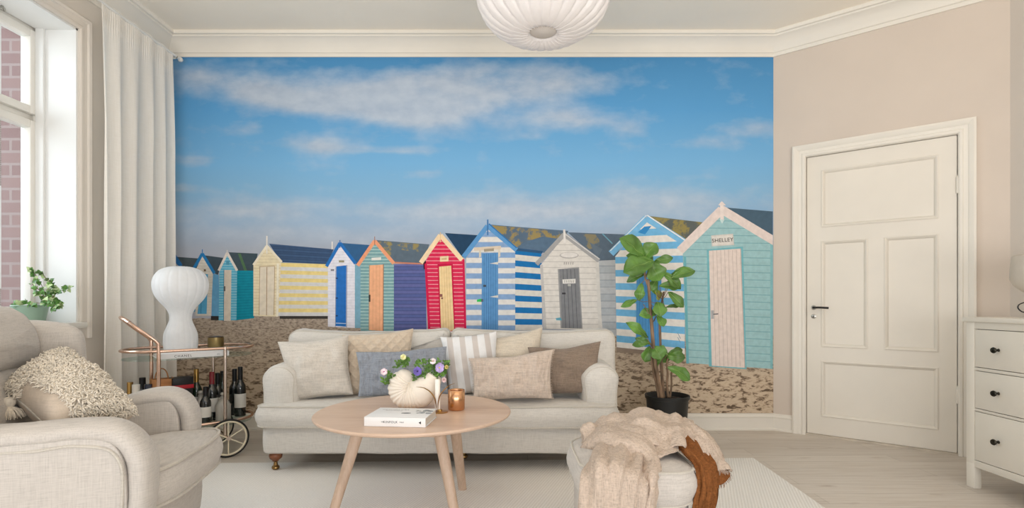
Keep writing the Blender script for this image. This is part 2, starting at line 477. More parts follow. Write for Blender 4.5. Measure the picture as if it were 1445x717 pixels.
for (y0,y1) in ((WY0+.05,ym-.03),(ym+.03,WY1-.014)):
    for (z0,z1) in ((WZ0+.05,2.075),(2.115,WZ1-.03)):
        s=.046; f=G()
        for b in ((y0,y0+s,z0,z1),(y1-s,y1,z0,z1),(y0+s,y1-s,z0,z0+s),(y0+s,y1-s,z1-s,z1)): f.merge(box(XN+.0,XN+.062,*b,.005))
        fo=obj('casement',f,M_win,win)
        obj('pane',box(XN+.025,XN+.031,y0+s-.004,y1-s+.004,z0+s-.004,z1-s+.004),M_glass,fo)
        obj('glazing_bead',(lambda q:[q.merge(box(XN-.012,XN-.001,*b)) for b in ((y0,y0+.03,z0,z1),(y1-.03,y1,z0,z1),(y0,y1,z0,z0+.03),(y0,y1,z1-.03,z1))] and q)(G()),M_win,fo)
        if y1>ym+.1 and z0>2:
            c=Vector((XN+.075,y1-.27,z1-.01))
            obj('casement_hook',tube(cr([c+Vector((0,.05,.02)),c+Vector((.02,.02,.03)),c+Vector((.03,-.02,.0)),c+Vector((.01,-.06,-.01))],5),.006,8),M_steel,fo)
# brick outside
def brick(name,c1,c2,mo,scale=1,rot=(0,0,0)):
    m,nt,bs=newmat(name); v=coords(nt,rot=rot)
    br=nd(nt,'ShaderNodeTexBrick'); br.inputs['Scale'].default_value=scale; br.inputs['Brick Width'].default_value=.25; br.inputs['Row Height'].default_value=.075
    br.inputs['Mortar Size'].default_value=.008
    br.inputs['Color1'].default_value=lin(c1); br.inputs['Color2'].default_value=lin(c2); br.inputs['Mortar'].default_value=lin(mo)
    nt.links.new(v,br.inputs['Vector']); nt.links.new(br.outputs['Color'],bs.inputs['Base Color']); bs.inputs['Roughness'].default_value=.9
    bump(nt,bs,br.outputs['Fac'],-.5,.01); return m
M_brO=brick('pinkish outer brick',(128,98,98),(140,110,108),(150,132,130),rot=(pi/2,0,0))
M_brN=brick('neighbour brick',(128,104,98),(150,128,120),(222,216,208),2.6,rot=(pi/2,0,0))
o=obj('window_reveal',box(XN-.135,XN-.021,WY1-.038,WY1+.002,WZ0-.02,WZ1+.02),M_brO); o['kind']='structure'; o.name='trim_outer_reveal'
nb=thing('neighbouring_building','brick building wing with pale mortar seen outside through the window','building',(-7.5,9.5,-4))
obj('wall',box(-10,-5.4,8.2,12,-4,9),M_brN,nb,smooth=None)
for z in (-1.5,1.2,4.0): obj('window',box(-8.1,-7.2,8.17,8.23,z,z+1.6,.01),M_win,nb)
pass; obj('roof',box(-10.2,-5.2,8.0,12.2,9,9.25,.05),plain('roof metal',(70,70,74),.5),nb)

# ================================================================== mural
ORD=[0]
def wpt(px,py,l=0): return Vector(((px-722.5)*YB/F,YB-.0035-l*.00008-ORD[0]*3e-6,CAMH-(py-427)*YB/F))
mur=G(); MM=[]; MI={}
def mmat(rgb,rough=.75,var=.035,sc=30):
    k=tuple(rgb)
    if k[0]=='moss' and k not in MI:
        MI[k]=len(MM); MM.append(moss_mat(k))
    if k not in MI:
        MI[k]=len(MM); MM.append(plain('print %d %d %d'%k,rgb,rough,var=var,sc=sc,spec=.2))
    return MI[k]
def moss_mat(k):
    m,nt,bs=newmat('print mossy slate %d'%len(MM)); f=noise(nt,coords(nt,(1,1,1)),9,6,.65); g_=noise(nt,coords(nt,(1,1,1)),3,3,.5)
    a=mixc(nt,g_,lin(scl(k[1],.85)),lin(scl(k[1],1.12))); t=k[3]
    a=mixc(nt,ramp(nt,f,[(t-.03,(0,0,0,1)),(t+.04,(.85,.85,.85,1))]),a,lin(k[2]))
    nt.links.new(a,bs.inputs['Base Color']); bs.inputs['Roughness'].default_value=.75; bs.inputs['Specular IOR Level'].default_value=.2; return m
def clip(poly,conv):
    out=[Vector(p) for p in poly]; n=len(conv)
    ar=sum(conv[i][0]*conv[(i+1)%n][1]-conv[(i+1)%n][0]*conv[i][1] for i in range(n)); sg=1 if ar>0 else -1
    for i in range(n):
        a=Vector(conv[i]); b=Vector(conv[(i+1)%n]); res=[]
        def sd(p): return sg*((b.x-a.x)*(p.y-a.y)-(b.y-a.y)*(p.x-a.x))
        for j in range(len(out)):
            p,q=out[j-1],out[j]; sp,sq=sd(p),sd(q)
            if (sp>=0)!=(sq>=0): res.append(p+(q-p)*(sp/(sp-sq)))
            if sq>=0: res.append(q)
        out=res
        if len(out)<3: return []
    return out
XMAX=1090
def pg(pts,rgb,l,conv=None):
    q=[Vector(p) for p in pts]
    if conv: q=clip(q,conv)
    q=clip(q,[(243,60),(XMAX,60),(XMAX,590),(243,590)]) if q else q
    if len(q)<3: return
    ar=sum(q[i].x*q[(i+1)%len(q)].y-q[(i+1)%len(q)].x*q[i].y for i in range(len(q)))
    if ar>0: q=q[::-1]
    ORD[0]+=1
    mur.add([wpt(p.x,p.y,l) for p in q],[tuple(range(len(q)))],mmat(rgb))
def ln(a,b,w,rgb,l):
    a=Vector(a);b=Vector(b); d=(b-a).normalized(); n=Vector((-d.y,d.x))*w/2; pg([a+n,b+n,b-n,a-n],rgb,l)
def bands(conv,tl,tr,bl,br,n,cols,l,gap=None,gw=.14,lean=0):
    """n horizontal boards over a quad, clipped to conv; cols cycles; gap = lighter/darker joint colour"""
    tl,tr,bl,br=map(Vector,(tl,tr,bl,br))
    for i in range(n):
        a0,a1=i/n,(i+1)/n
        c=cols[i%len(cols)]
        pg([tl.lerp(bl,a0),tr.lerp(br,a0),tr.lerp(br,a1),tl.lerp(bl,a1)],c,l,conv)
        if gap:
            g0=a1-gw/n; pg([tl.lerp(bl,g0),tr.lerp(br,g0),tr.lerp(br,a1),tl.lerp(bl,a1)],gap,l+1,conv)
# sky + sand boards as one grid each, with a cloud mask attribute
SKY0,SKY1,SANDB=81,475,583
NX,NY=170,80
def wall_grid(x0,x1,y0,y1,nx,ny,mi):
    vs=[];fs=[]
    for j in range(ny+1):
        for i in range(nx+1):
            vs.append(wpt(x0+(x1-x0)*i/nx,y0+(y1-y0)*j/ny,0))
    for j in range(ny):
        for i in range(nx):
            a=j*(nx+1)+i; fs.append((a,a+nx+1,a+nx+2,a+1))
    mur.add(vs,fs,mi)
def sky_mat():
    m,nt,bs=newmat('printed sky')
    at=nd(nt,'ShaderNodeAttribute',attribute_name='cloud'); ht_=nd(nt,'ShaderNodeAttribute',attribute_name='height')
    base=ramp(nt,ht_.outputs['Fac'],[(0,lin((74,138,188))),(.25,lin((90,156,208))),(.5,lin((118,176,220))),(.62,lin((130,178,214))),(.78,lin((150,178,206))),(.9,lin((166,174,188))),(1,lin((172,176,188)))])
    v=coords(nt,(1,1,2.3))
    n1=noise(nt,v,2.2,8,.5); n2=noise(nt,coords(nt,(1,1,1.8)),7,6,.55)
    nn=math_(nt,'ADD',math_(nt,'MULTIPLY',n1,.7),math_(nt,'MULTIPLY',n2,.3))
    den=math_(nt,'MULTIPLY_ADD',at.outputs['Fac'],1.0,math_(nt,'MULTIPLY',math_(nt,'SUBTRACT',nn,.5),1.7))
    k=ramp(nt,den,[(.08,(0,0,0,1)),(.45,(.45,.45,.45,1)),(.8,(.85,.85,.85,1)),(1.2,(1,1,1,1))])
    cc=ramp(nt,n2,[(.3,lin((176,186,202))),(.65,lin((196,204,214)))])
    c=mixc(nt,math_(nt,'MULTIPLY',k,.8),base,cc)
    nt.links.new(c,bs.inputs['Base Color']); bs.inputs['Roughness'].default_value=.7; bs.inputs['Specular IOR Level'].default_value=.2
    return m
def sand_mat():
    m,nt,bs=newmat('printed sand')
    ht_=nd(nt,'ShaderNodeAttribute',attribute_name='height')
    v=coords(nt,(1,1,2.4))
    vo=nd(nt,'ShaderNodeTexNoise'); vo.inputs['Scale'].default_value=15; vo.inputs['Detail'].default_value=4; vo.inputs['Roughness'].default_value=.6; vo.inputs['Distortion'].default_value=.6
    nt.links.new(v,vo.inputs['Vector'])
    n2=noise(nt,v,38,4,.6)
    s=math_(nt,'ADD',math_(nt,'MULTIPLY',vo.outputs['Fac'],.75),math_(nt,'MULTIPLY',n2,.25))
    dk=ramp(nt,s,[(.405,lin((104,88,72))),(.45,lin((150,130,110))),(.49,lin((196,176,152))),(.6,lin((206,188,164))),(.7,lin((188,168,144)))])
    far=ramp(nt,n2,[(.40,lin((126,114,104))),(.47,lin((164,150,136))),(.65,lin((188,174,158)))])
    c=mixc(nt,ramp(nt,ht_.outputs['Fac'],[(.0,(0,0,0,1)),(.35,(.5,.5,.5,1)),(.7,(1,1,1,1))]),far,dk)
    nt.links.new(c,bs.inputs['Base Color']); bs.inputs['Roughness'].default_value=.75; bs.inputs['Specular IOR Level'].default_value=.2
    return m
MM.append(sky_mat()); MM.append(sand_mat()); MI['sky']=0; MI['sand']=1
wall_grid((XL*F/YB)+722.5,XMAX+1,SKY0,SKY1,NX,NY,0)
nsky=len(mur.v)
# sand surface with rolling top edge
stops=[(200,450),(300,449),(345,447),(365,444),(395,443),(440,445),(463,448),(475,458),(520,462),(600,466),(700,470),(850,474),(1100,474)]
def sandtop(x):
    for (a,b),(c,d) in zip(stops,stops[1:]):
        if a<=x<=c: return b+(d-b)*(x-a)/(c-a)+1.2*mn.noise(Vector((x*.09,0,3)))
    return 470
vs=[];fs=[];nx,ny=150,24
x0=(XL*F/YB)+722.5
for j in range(ny+1):
    for i in range(nx+1):
        x=x0+(XMAX+1-x0)*i/nx; t=sandtop(x); vs.append(wpt(x,t+(SANDB-t)*j/ny,1.0))
for j in range(ny):
    for i in range(nx):
        a=j*(nx+1)+i; fs.append((a,a+nx+1,a+nx+2,a+1))
mur.add(vs,fs,1)
nsand=len(mur.v)
S=lambda cx,ox,k,*p:[(ox+x/k, cx+y/k) for x,y in p]
# --- hut 0 and 1 (far left)
pg([(243,362),(283,365),(277,382),(256,378),(243,362)],(70,82,88),2)
pg([(243,380),(277,378),(279,440),(243,440)],(96,150,180),2); pg([(243,357),(247,357),(258,374),(254,377),(243,366)],(44,112,176),3)
pg([(286,360),(316,364),(308,388),(303,386)],(62,76,86),2)
pg([(300,386),(309,388),(311,446),(299,446)],(98,158,198),2); pg([(298,446),(310,446),(310,452),(298,452)],(50,48,46),3)
c1=[(286,362),(301,386),(298,446),(276,446),(277,380)]
bands(c1,(272,360),(303,360),(272,446),(301,446),22,[(208,204,194)],3,(190,184,172))
pg([(286,387),(294,387),(292,443),(279,443)],(84,160,200),5); ln((285,389),(284,442),.8,(40,110,150),6)
for s in (((286,358),(274,379)),((286,358),(303,386))): ln(*s,4.2,(36,118,176),7)
ln((286,352),(286,362),1.2,(40,110,170),8); pg([(288,380),(291,380),(291,383),(288,383)],(110,90,70),8)
# --- hut 2
pg([(323,356),(364,358),(360,382),(336,382)],(66,82,92),2); pg([(336,358),(340,358),(349,382),(345,382)],(82,116,84),3)
bands([(335,382),(359,382),(359,449),(334,452)],(335,382),(360,382),(334,452),(360,450),18,[(16,140,164)],3,(8,112,138))
c2=[(321,358),(335,382),(334,452),(309,452),(310,384)]
bands(c2,(308,356),(336,356),(307,453),(336,453),26,[(96,176,206)],4,(180,220,230))
pg([(317,381),(327,381),(326,453),(316,453)],(214,204,190),6); ln((316.5,381),(316,453),.8,(60,120,150),7)
for s in (((321,357),(309,382)),((321,357),(335,382))): ln(*s,3.4,(222,214,206),8)
ln((321,353),(321,362),1.3,(210,204,198),9); pg([(316,404),(318.5,404),(318.5,411),(316,411)],(90,90,90),8); pg([(319.5,368),(324,368),(324,374),(319.5,374)],(80,150,180),7)
# --- hut 3 cream with yellow stripes
pg([(380,344),(471,352),(463,373),(397,370)],(60,84,122),2); bands([(380,344),(471,352),(463,373),(397,370)],(370,343),(475,350),(380,372),(475,376),8,[(64,90,126),(58,82,116)],3,(48,70,102),.2)
pg([(395,446),(463,446),(463,450),(395,450)],(60,56,52),2)
bands([(396,371),(463,373),(463,446),(393,446)],(396,371),(463,373),(393,446),(463,446),14,[(232,212,142),(214,214,214)],3)
c3=[(377,347),(397,370),(393,447),(358,446),(358,374)]
bands(c3,(356,345),(398,345),(356,447),(396,447),24,[(232,220,188)],4,(210,194,156))
pg([(367,377),(388,376),(386,445),(366,444)],(228,218,200),6); ln((377,377),(376.5,445),1.1,(170,144,110),7)
for x in (367,388): ln((x,376),(x-1,445),.9,(182,156,120),7)
ln((366,376.5),(388,375.5),1.2,(196,176,140),7)
ln((392.5,372),(391.5,447),3,(238,232,214),7)
for s in (((377,347),(358,374)),((377,347),(398,370))): ln(*s,3.2,(236,228,206),8)
ln((377,333),(377,358),1.8,(232,228,220),9); ln((469,341),(469,352),1.8,(226,222,216),4)
# --- hut 4 white with blue door
pg([(482,343),(523,346),(508,374),(500,372)],(52,96,140),2); pg([(499,373),(511,373),(510,463),(500,463)],(124,170,192),2)
c4=[(480,346),(501,372),(501,463),(463,461),(463,373)]
bands(c4,(460,344),(502,344),(460,463),(502,464),30,[(226,226,236)],4,(206,208,224),.12)
pg([(475,376),(489,374.5),(488.5,461),(474,460)],(40,112,192),6); ln((489.8,374),(489.3,462),1.2,(150,160,180),7); ln((474.3,376),(473.6,461),.8,(120,140,170),7)
for y in (392,420,445): pg([(474,y),(477,y),(477,y+1.5),(474,y+1.5)],(30,50,80),8)
ln((474,456),(489,456.6),1,(190,210,230),8); pg([(478.5,367.5),(486,367.5),(486,370.5),(478.5,370.5)],(150,146,120),8)
pg([(467,380),(472,380),(472,382.5),(467,382.5)],(130,130,140),8)
for s in (((480,343),(461,376)),((480,343),(502,372))): ln(*s,4.6,(40,112,186),8)
ln((480,339),(480,350),1.2,(40,100,170),9)
# --- hut 5 teal front, orange door, violet side
pg([(531,339),(606,345),(598,372),(556,371)],(92,108,122),2)
pg([(533,340),(592,344.5),(592,356),(560,352),(552,368)],('moss',(92,108,122),(158,142,84),.5),3); pg([(556,369.5),(598,371.5),(598,373.5),(556,372)],(196,130,106),4)
bands([(556,373),(601,372),(602,468),(556,468)],(556,372),(602,372),(556,468),(602,468),20,[(98,104,158),(86,98,152)],3,(64,74,120),.14)
c5=[(529,342),(556,371),(556,468),(509,467),(509,373)]
bands(c5,(505,339),(557,339),(505,468),(557,468),28,[(122,164,168)],4,(184,212,208),.2)
pg([(522,374.5),(541,373.5),(540.5,467),(521.5,466)],(238,178,138),6)
for k in range(1,4): ln((522+4.7*k,374.5),(521.5+4.7*k,467),.5,(220,156,116),7)
ln((541.3,373),(540.8,467),1,(150,100,70),7); ln((521.6,374),(521,466),1,(190,150,120),7)
pg([(524.5,364),(538,363),(538,367),(524.5,367.6)],(226,224,218),7); pg([(520.5,416),(523,416),(523,426),(520.5,426)],(70,56,50),8)
for s in (((529,340),(505,375)),((529,340),(556,372))): ln(*s,5,(232,160,122),8)
ln((529,334),(529,346),1,(170,120,96),9)
# --- hut 6 red
pg([(628,329),(674,332),(664,356),(653,364)],(34,66,96),2)
c6=[(622,333),(655,366),(657.5,468),(605,468),(600,370)]
bands(c6,(594,330),(658,330),(602,468),(659,468),25,[(214,44,84)],4,(238,168,178),.16)
ln((601,372),(606,468),3.4,(206,30,76),7); ln((654,367),(656.8,468),3,(206,30,76),7)
pg([(597,366),(601,368),(602,380),(598,380)],(60,20,40),3)
pg([(617.5,373),(639,372),(642.5,467),(621,467.5)],(196,24,70),7)
pg([(619.7,376.5),(636.7,375),(641,466.5),(622.5,467)],(236,208,158),8)
for k in range(1,5): ln((619.7+3.4*k,376),(622.3+3.7*k,467),.5,(214,178,124),9)
pg([(621,362),(633,361.3),(633,369),(621,369.4)],(232,212,172),8); pg([(623.5,364.5),(630.5,364),(630.5,366.6),(623.5,367)],(206,178,132),9)
for q in ((622.5,417,4),(624,421,2.5)): pg([(q[0]-q[2]/2,q[1]-q[2]/2),(q[0]+q[2]/2,q[1]-q[2]/2),(q[0]+q[2]/2,q[1]+q[2]/2),(q[0]-q[2]/2,q[1]+q[2]/2)],(140,90,84),10)
for s in (((621.5,332),(594,371)),((621.5,332),(652,367))): ln(*s,6.4,(240,214,176),9)
ln((621.5,328),(621.5,342),1.2,(226,196,150),10)
# --- hut 7 blue/white stripes
RF=(86,110,134)
pg([(690,317),(802,326),(790,350),(768,357),(728,351)],RF,3)
pg([(692,318),(801,326.5),(795,338),(765,334),(740,342),(728,350)],('moss',(86,106,126),(158,138,78),.5),4)
pg([(728,350),(766,354.5),(765,358),(728,354)],(48,84,120),5)
bands([(727,354),(764,356),(765,466),(727,466)],(727,351),(765,355),(727,466.5),(765,466.5),14,[(24,110,172),(210,208,200)],4)
c7=[(688,322),(727,353),(727,466),(658,466),(658,365)]
bands(c7,(655,320),(728,320),(655,467),(728,467),20,[(220,218,214),(132,164,204)],4,(170,184,204),.07)
pg([(680,358),(703,356.5),(703,467),(679.5,467)],(92,146,196),7)
for k in range(1,7): ln((680+3.2*k,358),(680+3.2*k,467),.6,(62,112,166),8)
pg([(669,349.5),(707,347),(707,352),(669,354)],(214,200,180),8); pg([(683,351.5),(697,350.5),(697,354.5),(683,355.5)],(160,150,130),9)
for x in (676,703): pg([(x,352),(x+3,352),(x+3,362),(x,364)],(214,206,190),7)
for y in (372,419): pg([(691,y),(703,y+1.5),(703,y-2.5)],(206,206,200),9)
pg([(682,402),(686,402),(686,405),(682,405)],(70,80,90),9); pg([(673,423),(679,421.5),(679,426),(673,426)],(50,190,90),9); pg([(679,422),(682,422),(682,426),(679,426)],(90,100,110),9)
for s in (((688,319),(654,363)),((688,319),(729,353))): ln(*s,6.6,(92,150,202),9)
ln((690,316),(729,350),1.6,(40,110,170),10); ln((688.3,310),(688.3,332),2,(66,118,172),11)
# --- hut 8 grey
pg([(801,328),(882,331),(868,368),(845,368)],(88,104,120),3); pg([(803,329),(840,331),(850,345),(832,352),(820,343)],('moss',(88,104,120),(140,130,96),.53),4); ln((850,330),(864,344),1.6,(110,160,180),5)
pg([(832,342),(850,352),(842,366)],(98,112,126),4)
bands([(844,368),(868,367),(869,474),(846,474)],(843,366),(869,366),(846,475),(869,475),11,[(178,182,186),(168,174,180)],4,(140,148,156),.1)
c8=[(796,334),(843,370),(850,466),(768,464),(763,374)]
bands(c8,(758,330),(846,330),(766,466),(852,466),17,[(214,210,204)],5,(184,180,176),.1)
ln((764,374),(769,464),4,(186,184,182),7); ln((842.5,370),(847,466),5,(206,203,198),7)
pg([(787,380),(817,377),(822,464),(791,463)],(150,150,150),8); pg([(789,380),(816,379),(820.5,463),(793,463)],(126,128,132),9)
for k in range(1,5): ln((789+5.4*k,380),(793+5.4*k,463),.8,(92,94,98),10)
pg([(793.5,394.5),(812,393.5),(812,400),(794,400.5)],(216,214,210),11); pg([(801,401),(805.5,401),(805.5,404),(801,404)],(176,176,172),11)
for k in range(6): ln((796.5+k*2.5,399),(797+k*2.5,395.5),.6,(110,110,110),12)
for k in range(5): ln((796+k*3,373.5),(796.5+k*3,369.5),1.6,(172,168,164),8)
ov=[(803+13.5*cos(a*pi/10),360.5+4.6*sin(a*pi/10)) for a in range(20)]; pg(ov,(176,172,168),8); pg([(803+12*cos(a*pi/10),360+3.6*sin(a*pi/10)) for a in range(20)],(216,212,208),9)
pg([(784,449),(791,448),(793,452),(785,452)],(96,160,180),11); pg([(793,413),(798,413),(798,415.5),(793,415.5)],(60,60,64),11)
for s in (((796,331),(757,373)),((796,331),(845,368))): ln(*s,6.2,(160,160,160),10)
ln((798,331),(846,366),1.4,(206,206,206),11); ln((796,324),(797,343),3,(222,218,214),12)
# --- hut 9 blue white stripes behind the plant
pg([(916,305),(992,314),(976,335),(967,343)],(118,124,110),3); pg([(917,306),(990,314),(976,334),(967,342)],('moss',(94,100,98),(152,138,78),.52),4)
pg([(870,487),(966,497),(966,504),(870,497)],(146,130,116),3)
c9=[(912,310),(966,343),(966,500),(870,490),(868,362)]
bands(c9,(864,308),(968,300),(864,491),(968,502),20,[(112,178,220),(226,222,216)],4,None)
pg([(898,380),(933,378),(933,492),(897,488)],(84,150,204),6)
for k in range(1,8): ln((898+4.4*k,380),(897.5+4.4*k,490),.6,(60,120,180),7)
pg([(909,320),(919,319),(910,331),(900,328)],(54,136,196),5)
for y in (470,476): ln((956,y),(960,y+8),.8,(120,150,170),8)
for s in (((912,308),(862,358)),((912,308),(967,343))): ln(*s,9.5,(122,182,222),8)
ln((913,304),(969,341),1.5,(232,232,230),9); ln((912,304),(861,354),1.4,(210,222,230),9)
# --- hut 10 teal SHELLEY
pg([(1022,293),(1095,299),(1095,342),(1080,338)],(74,98,116),3)
c10=[(1018,300),(1095,340),(1095,521),(968,512),(963,356)]
bands(c10,(958,292),(1095,292),(964,514),(1095,522),22,[(154,192,196)],5,(120,166,174),.1)
bands(c10,(958,292.6),(1095,292.6),(964,514.6),(1095,522.6),22,[(154,192,196)],5,(178,212,208),.06) if False else None
ln((966,362),(970,513),3.6,(112,176,186),8); ln((1088.5,345),(1088.5,520),4,(130,184,190),8)
pg([(997,352),(1048,348),(1053,521),(1000,517)],(116,178,188),8)
pg([(1000,354),(1044,351),(1050,519),(1004,516)],(222,208,200),9)
for k in range(1,8): ln((1000+5.5*k,353),(1004+5.7*k,517),.7,(194,178,170),10)
ln((1044.5,351),(1050.5,519),1.2,(190,176,170),10)
pg([(1003,332.5),(1034,330),(1035.5,346),(1004,348)],(206,202,196),11); pg([(1004.5,334),(1033,331.7),(1034,344.8),(1005.4,346.6)],(218,214,208),12)
pg([(1003,438),(1007,438),(1007,450),(1003,450)],(170,170,172),12); ln((1006,443.5),(1013,443),1.6,(110,110,112),13)
for s in (((1018,296),(959,354)),((1018,296),(1098,344))): ln(*s,12,(224,210,204),11)
ln((1018,286),(1018.5,310),5,(230,218,212),13); pg([(1013,290),(1018,284),(1024,290)],(230,218,212),13)
pg([(1015,310),(1022,310),(1018.5,316)],(200,220,220),13)
def text_mesh(s,size,M,ext=.0002,shear=0,sp=1.0):
    cu=bpy.data.curves.new('t','FONT'); cu.body=s; cu.size=size; cu.align_x='CENTER'; cu.align_y='CENTER'; cu.extrude=ext; cu.shear=shear; cu.space_character=sp
    to=bpy.data.objects.new('t',cu); me=to.to_mesh(); g=G()
    g.add([M@v.co for v in me.vertices],[tuple(p.vertices) for p in me.polygons])
    to.to_mesh_clear(); bpy.data.objects.remove(to); bpy.data.curves.remove(cu); return g
Mt=Matrix.Translation(wpt(1019.2,339.3,30)) @ Matrix.Rotation(radians(4),4,'Y').inverted() @ Matrix.Rotation(pi/2,4,'X')
mur.merge(text_mesh('SHELLEY',.042,Mt,sp=1.05),mi=mmat((70,66,64)))
mur_o=obj('wall_mural',mur,MM,smooth=None)
tag(mur_o,'full-height wall mural of coloured beach huts under a cloudy blue sky, behind the sofa','mural')
# attributes
cl=[(365,128,55,20,.95),(500,135,95,26,1.15),(600,160,85,24,1.1),(430,150,50,14,.7),(690,128,110,26,.8),(600,110,60,14,.5),(820,110,90,20,.4),(270,105,40,18,.4),(790,168,70,17,.75),(720,97,80,14,.35),(450,205,48,12,.8),(545,212,75,5,.6),(275,227,36,8,.7),(345,181,36,8,.45),(265,267,30,6,.6),(608,245,30,5,.5),(360,298,120,14,.75),(640,298,120,18,.65),(770,300,120,20,.6),(940,286,120,26,.6),(1060,182,50,14,.6),(890,180,30,14,.35),(350,330,130,14,.35),(300,108,50,20,.35),(1000,203,60,9,.3),(600,335,400,16,.2),(740,190,40,10,.2)]
me=mur_o.data; a1=me.attributes.new('cloud','FLOAT','POINT'); a2=me.attributes.new('height','FLOAT','POINT')
off=mur_o.location; c_=[0.0]*len(me.vertices); h_=[0.0]*len(me.vertices)
for i,v in enumerate(me.vertices):
    p=v.co+off; px=722.5+p.x*F/YB; py=427-(p.z-CAMH)*F/YB
    if i<nsky:
        s=sum(a*math.exp(-((px-x)/rx)**2-((py-y)/ry)**2) for x,y,rx,ry,a in cl); c_[i]=min(s,1.2); h_[i]=(py-81)/300
    elif i<nsand: h_[i]=(py-450)/133
a1.data.foreach_set('value',c_); a2.data.foreach_set('value',h_)
# ================================================================== rug
def rug_mat():
    m,nt,bs=newmat('ribbed wool')
    v=coords(nt,(1,1,1),(0,0,0))
    w=nd(nt,'ShaderNodeTexWave'); w.bands_direction='X'; w.inputs['Scale'].default_value=22; w.inputs['Distortion'].default_value=1.2; w.inputs['Detail'].default_value=2
    w.inputs['Detail Scale'].default_value=6
    nt.links.new(coords(nt,(1,1,1),(0,0,.35)),w.inputs['Vector'])
    n=noise(nt,v,120,3); s=math_(nt,'ADD',math_(nt,'MULTIPLY',w.outputs['Fac'],.7),math_(nt,'MULTIPLY',n,.3))
    nt.links.new(ramp(nt,s,[(.15,lin((222,219,214))),(.5,lin((230,227,222))),(.9,lin((238,236,232)))]),bs.inputs['Base Color'])
    bs.inputs['Roughness'].default_value=.95; bs.inputs['Specular IOR Level'].default_value=.1
    bump(nt,bs,s,.45,.003); return m
M_rug=rug_mat()
g=G(); q=[(-1.95,1.0),(1.43,1.0),(1.505,3.27),(-1.9,3.16)]
pl=resample([Vector(p) for p in q],.06)
g=puff(pl,.001,.013,.006,rings=2)
tag(obj('rug',g,M_rug),'off-white ribbed wool rug on the floor beneath the coffee table','rug')

# ================================================================== sofa
M_lin=linen('oatmeal linen',(207,203,196),.05,1.5,.5,wrinkle=.25)
M_pip=linen('linen piping',(196,190,180),.05,1,.4)
M_wood_leg=plain('turned beech',(124,76,48),.35,var=.15,sc=20,spec=.5)
M_brs=metal('old brass caster',(150,120,76),.35)
sofa=thing('sofa','light oatmeal linen sofa with rolled arms against the mural wall','sofa',(-.425,3.3,0))
def XZ(y0,lean=0,zp=.4): return lambda p: Vector((p.x, y0+p.z+(p.y-zp)*lean, p.y))
SX0,SX1=-1.455,.605
g=puff(rrect(SX0+.02,2.985,SX1-.02,3.78,[.05,.05,.05,.05]),.115,.285,.02,bulge=.004); g.wob(.004,6)
obj('base',g,M_lin,sofa,smooth=80)
# seat cushion wraps in front of the arms
so=rrect(SX0,2.945,SX1,3.45,[.05,.05,.07,.07],6)
g=puff(so,.272,.392,.016,dome=.034,bulge=.014); g.wob(.007,5,3)
sc_=obj('seat_cushion',g,M_lin,sofa,smooth=180)
pp=G(); pp.merge(pipe_on(so,.389,.003,.005)); pp.merge(pipe_on(so,.276,.003,.005)); pp.wob(.007,5,3)
obj('piping',pp,M_pip,sc_)
# arms
def arm(xa,xb,sgn,seed):
    w=xb-xa; ol=closed_cr([(xa+.07,.275),(xb-.07,.275),(xb-.012,.33),(xb-.002,.47),(xb,.55),(xb-.04,.602),((xa+xb)/2,.618),(xa+.04,.602),(xa,.55),(xa+.002,.47),(xa+.012,.33)],6)
    g=puff(ol,0,.70,.055,dome0=.012,plane=lambda p:Vector((p.x+0*sgn,3.03+p.z,p.y+ (p.z*.02))),bulge=.003); g.wob(.008,7,seed)
    a=obj('arm',g,M_lin,sofa,smooth=180)
    g=pipe_on(ol,.018,.018,.004,plane=lambda p:Vector((p.x,3.03+p.z,p.y))); g.wob(.008,7,seed); obj('piping',g,M_pip,a)
arm(SX0-.005,SX0+.205,-1,11); arm(SX1-.195,SX1+.02,1,17)
# back frame and two back cushions
g=puff(rrect(SX0+.03,.14,SX1-.01,.775,[.08,.08,.03,.03]),0,.26,.06,plane=XZ(3.50,.06)); g.wob(.006,4)
obj('back_frame',g,M_lin,sofa,smooth=180)
for i,(xa,xb,ra,rb) in enumerate(((-1.455,-.405,.075,.05),(-.400,.672,.05,.075))):
    ol=rrect(xa,.36,xb,.815,[rb,ra,.05,.05],6)
    ol=[Vector((p.x,p.y-(.022*(1-((p.x-(xa+xb)/2)/((xb-xa)/2))**2) if p.y>.7 else 0))) for p in ol]
    g=puff(ol,0,.17,.055,dome0=.03,dome=.01,plane=XZ(3.335,.13)); g.wob(.010,6,i*5)
    b=obj('back_cushion',g,M_lin,sofa,smooth=180)
    p_=pipe_on(ol,.022,.01,.0045,plane=XZ(3.335,.13)); p_.wob(.010,6,i*5); obj('piping',p_,M_pip,b)
lp=[(.0,.012),(.018,.012),(.020,.02),(.022,.03),(.036,.045),(.041,.06),(.036,.078),(.024,.088),(.028,.094),(.028,.118),(0,.118)]
lp=[(r,z*1.0-.012+.0) for r,z in lp]
for x,y in ((-1.37,3.04),(-1.37,3.7),(-.30,3.3),(.52,3.04),(.52,3.7)):
    for y in (y,): zz=.0145 if y<3.17 else .002; lg=obj('leg',lathe([(0,.048),(.016,.048),(.020,.054),(.034,.066),(.037,.080),(.033,.094),(.022,.104),(.026,.108),(.026,.117-zz),(0,.117-zz)],20,c=(x,y,zz)),M_wood_leg,sofa,label='turned brown wooden foot'); obj('caster',lathe([(0,0),(.016,0),(.022,.008),(.020,.018),(.012,.024),(.010,.044),(.018,.048),(0,.049)],16,c=(x,y,zz)),M_brs,lg,label='small brass caster')

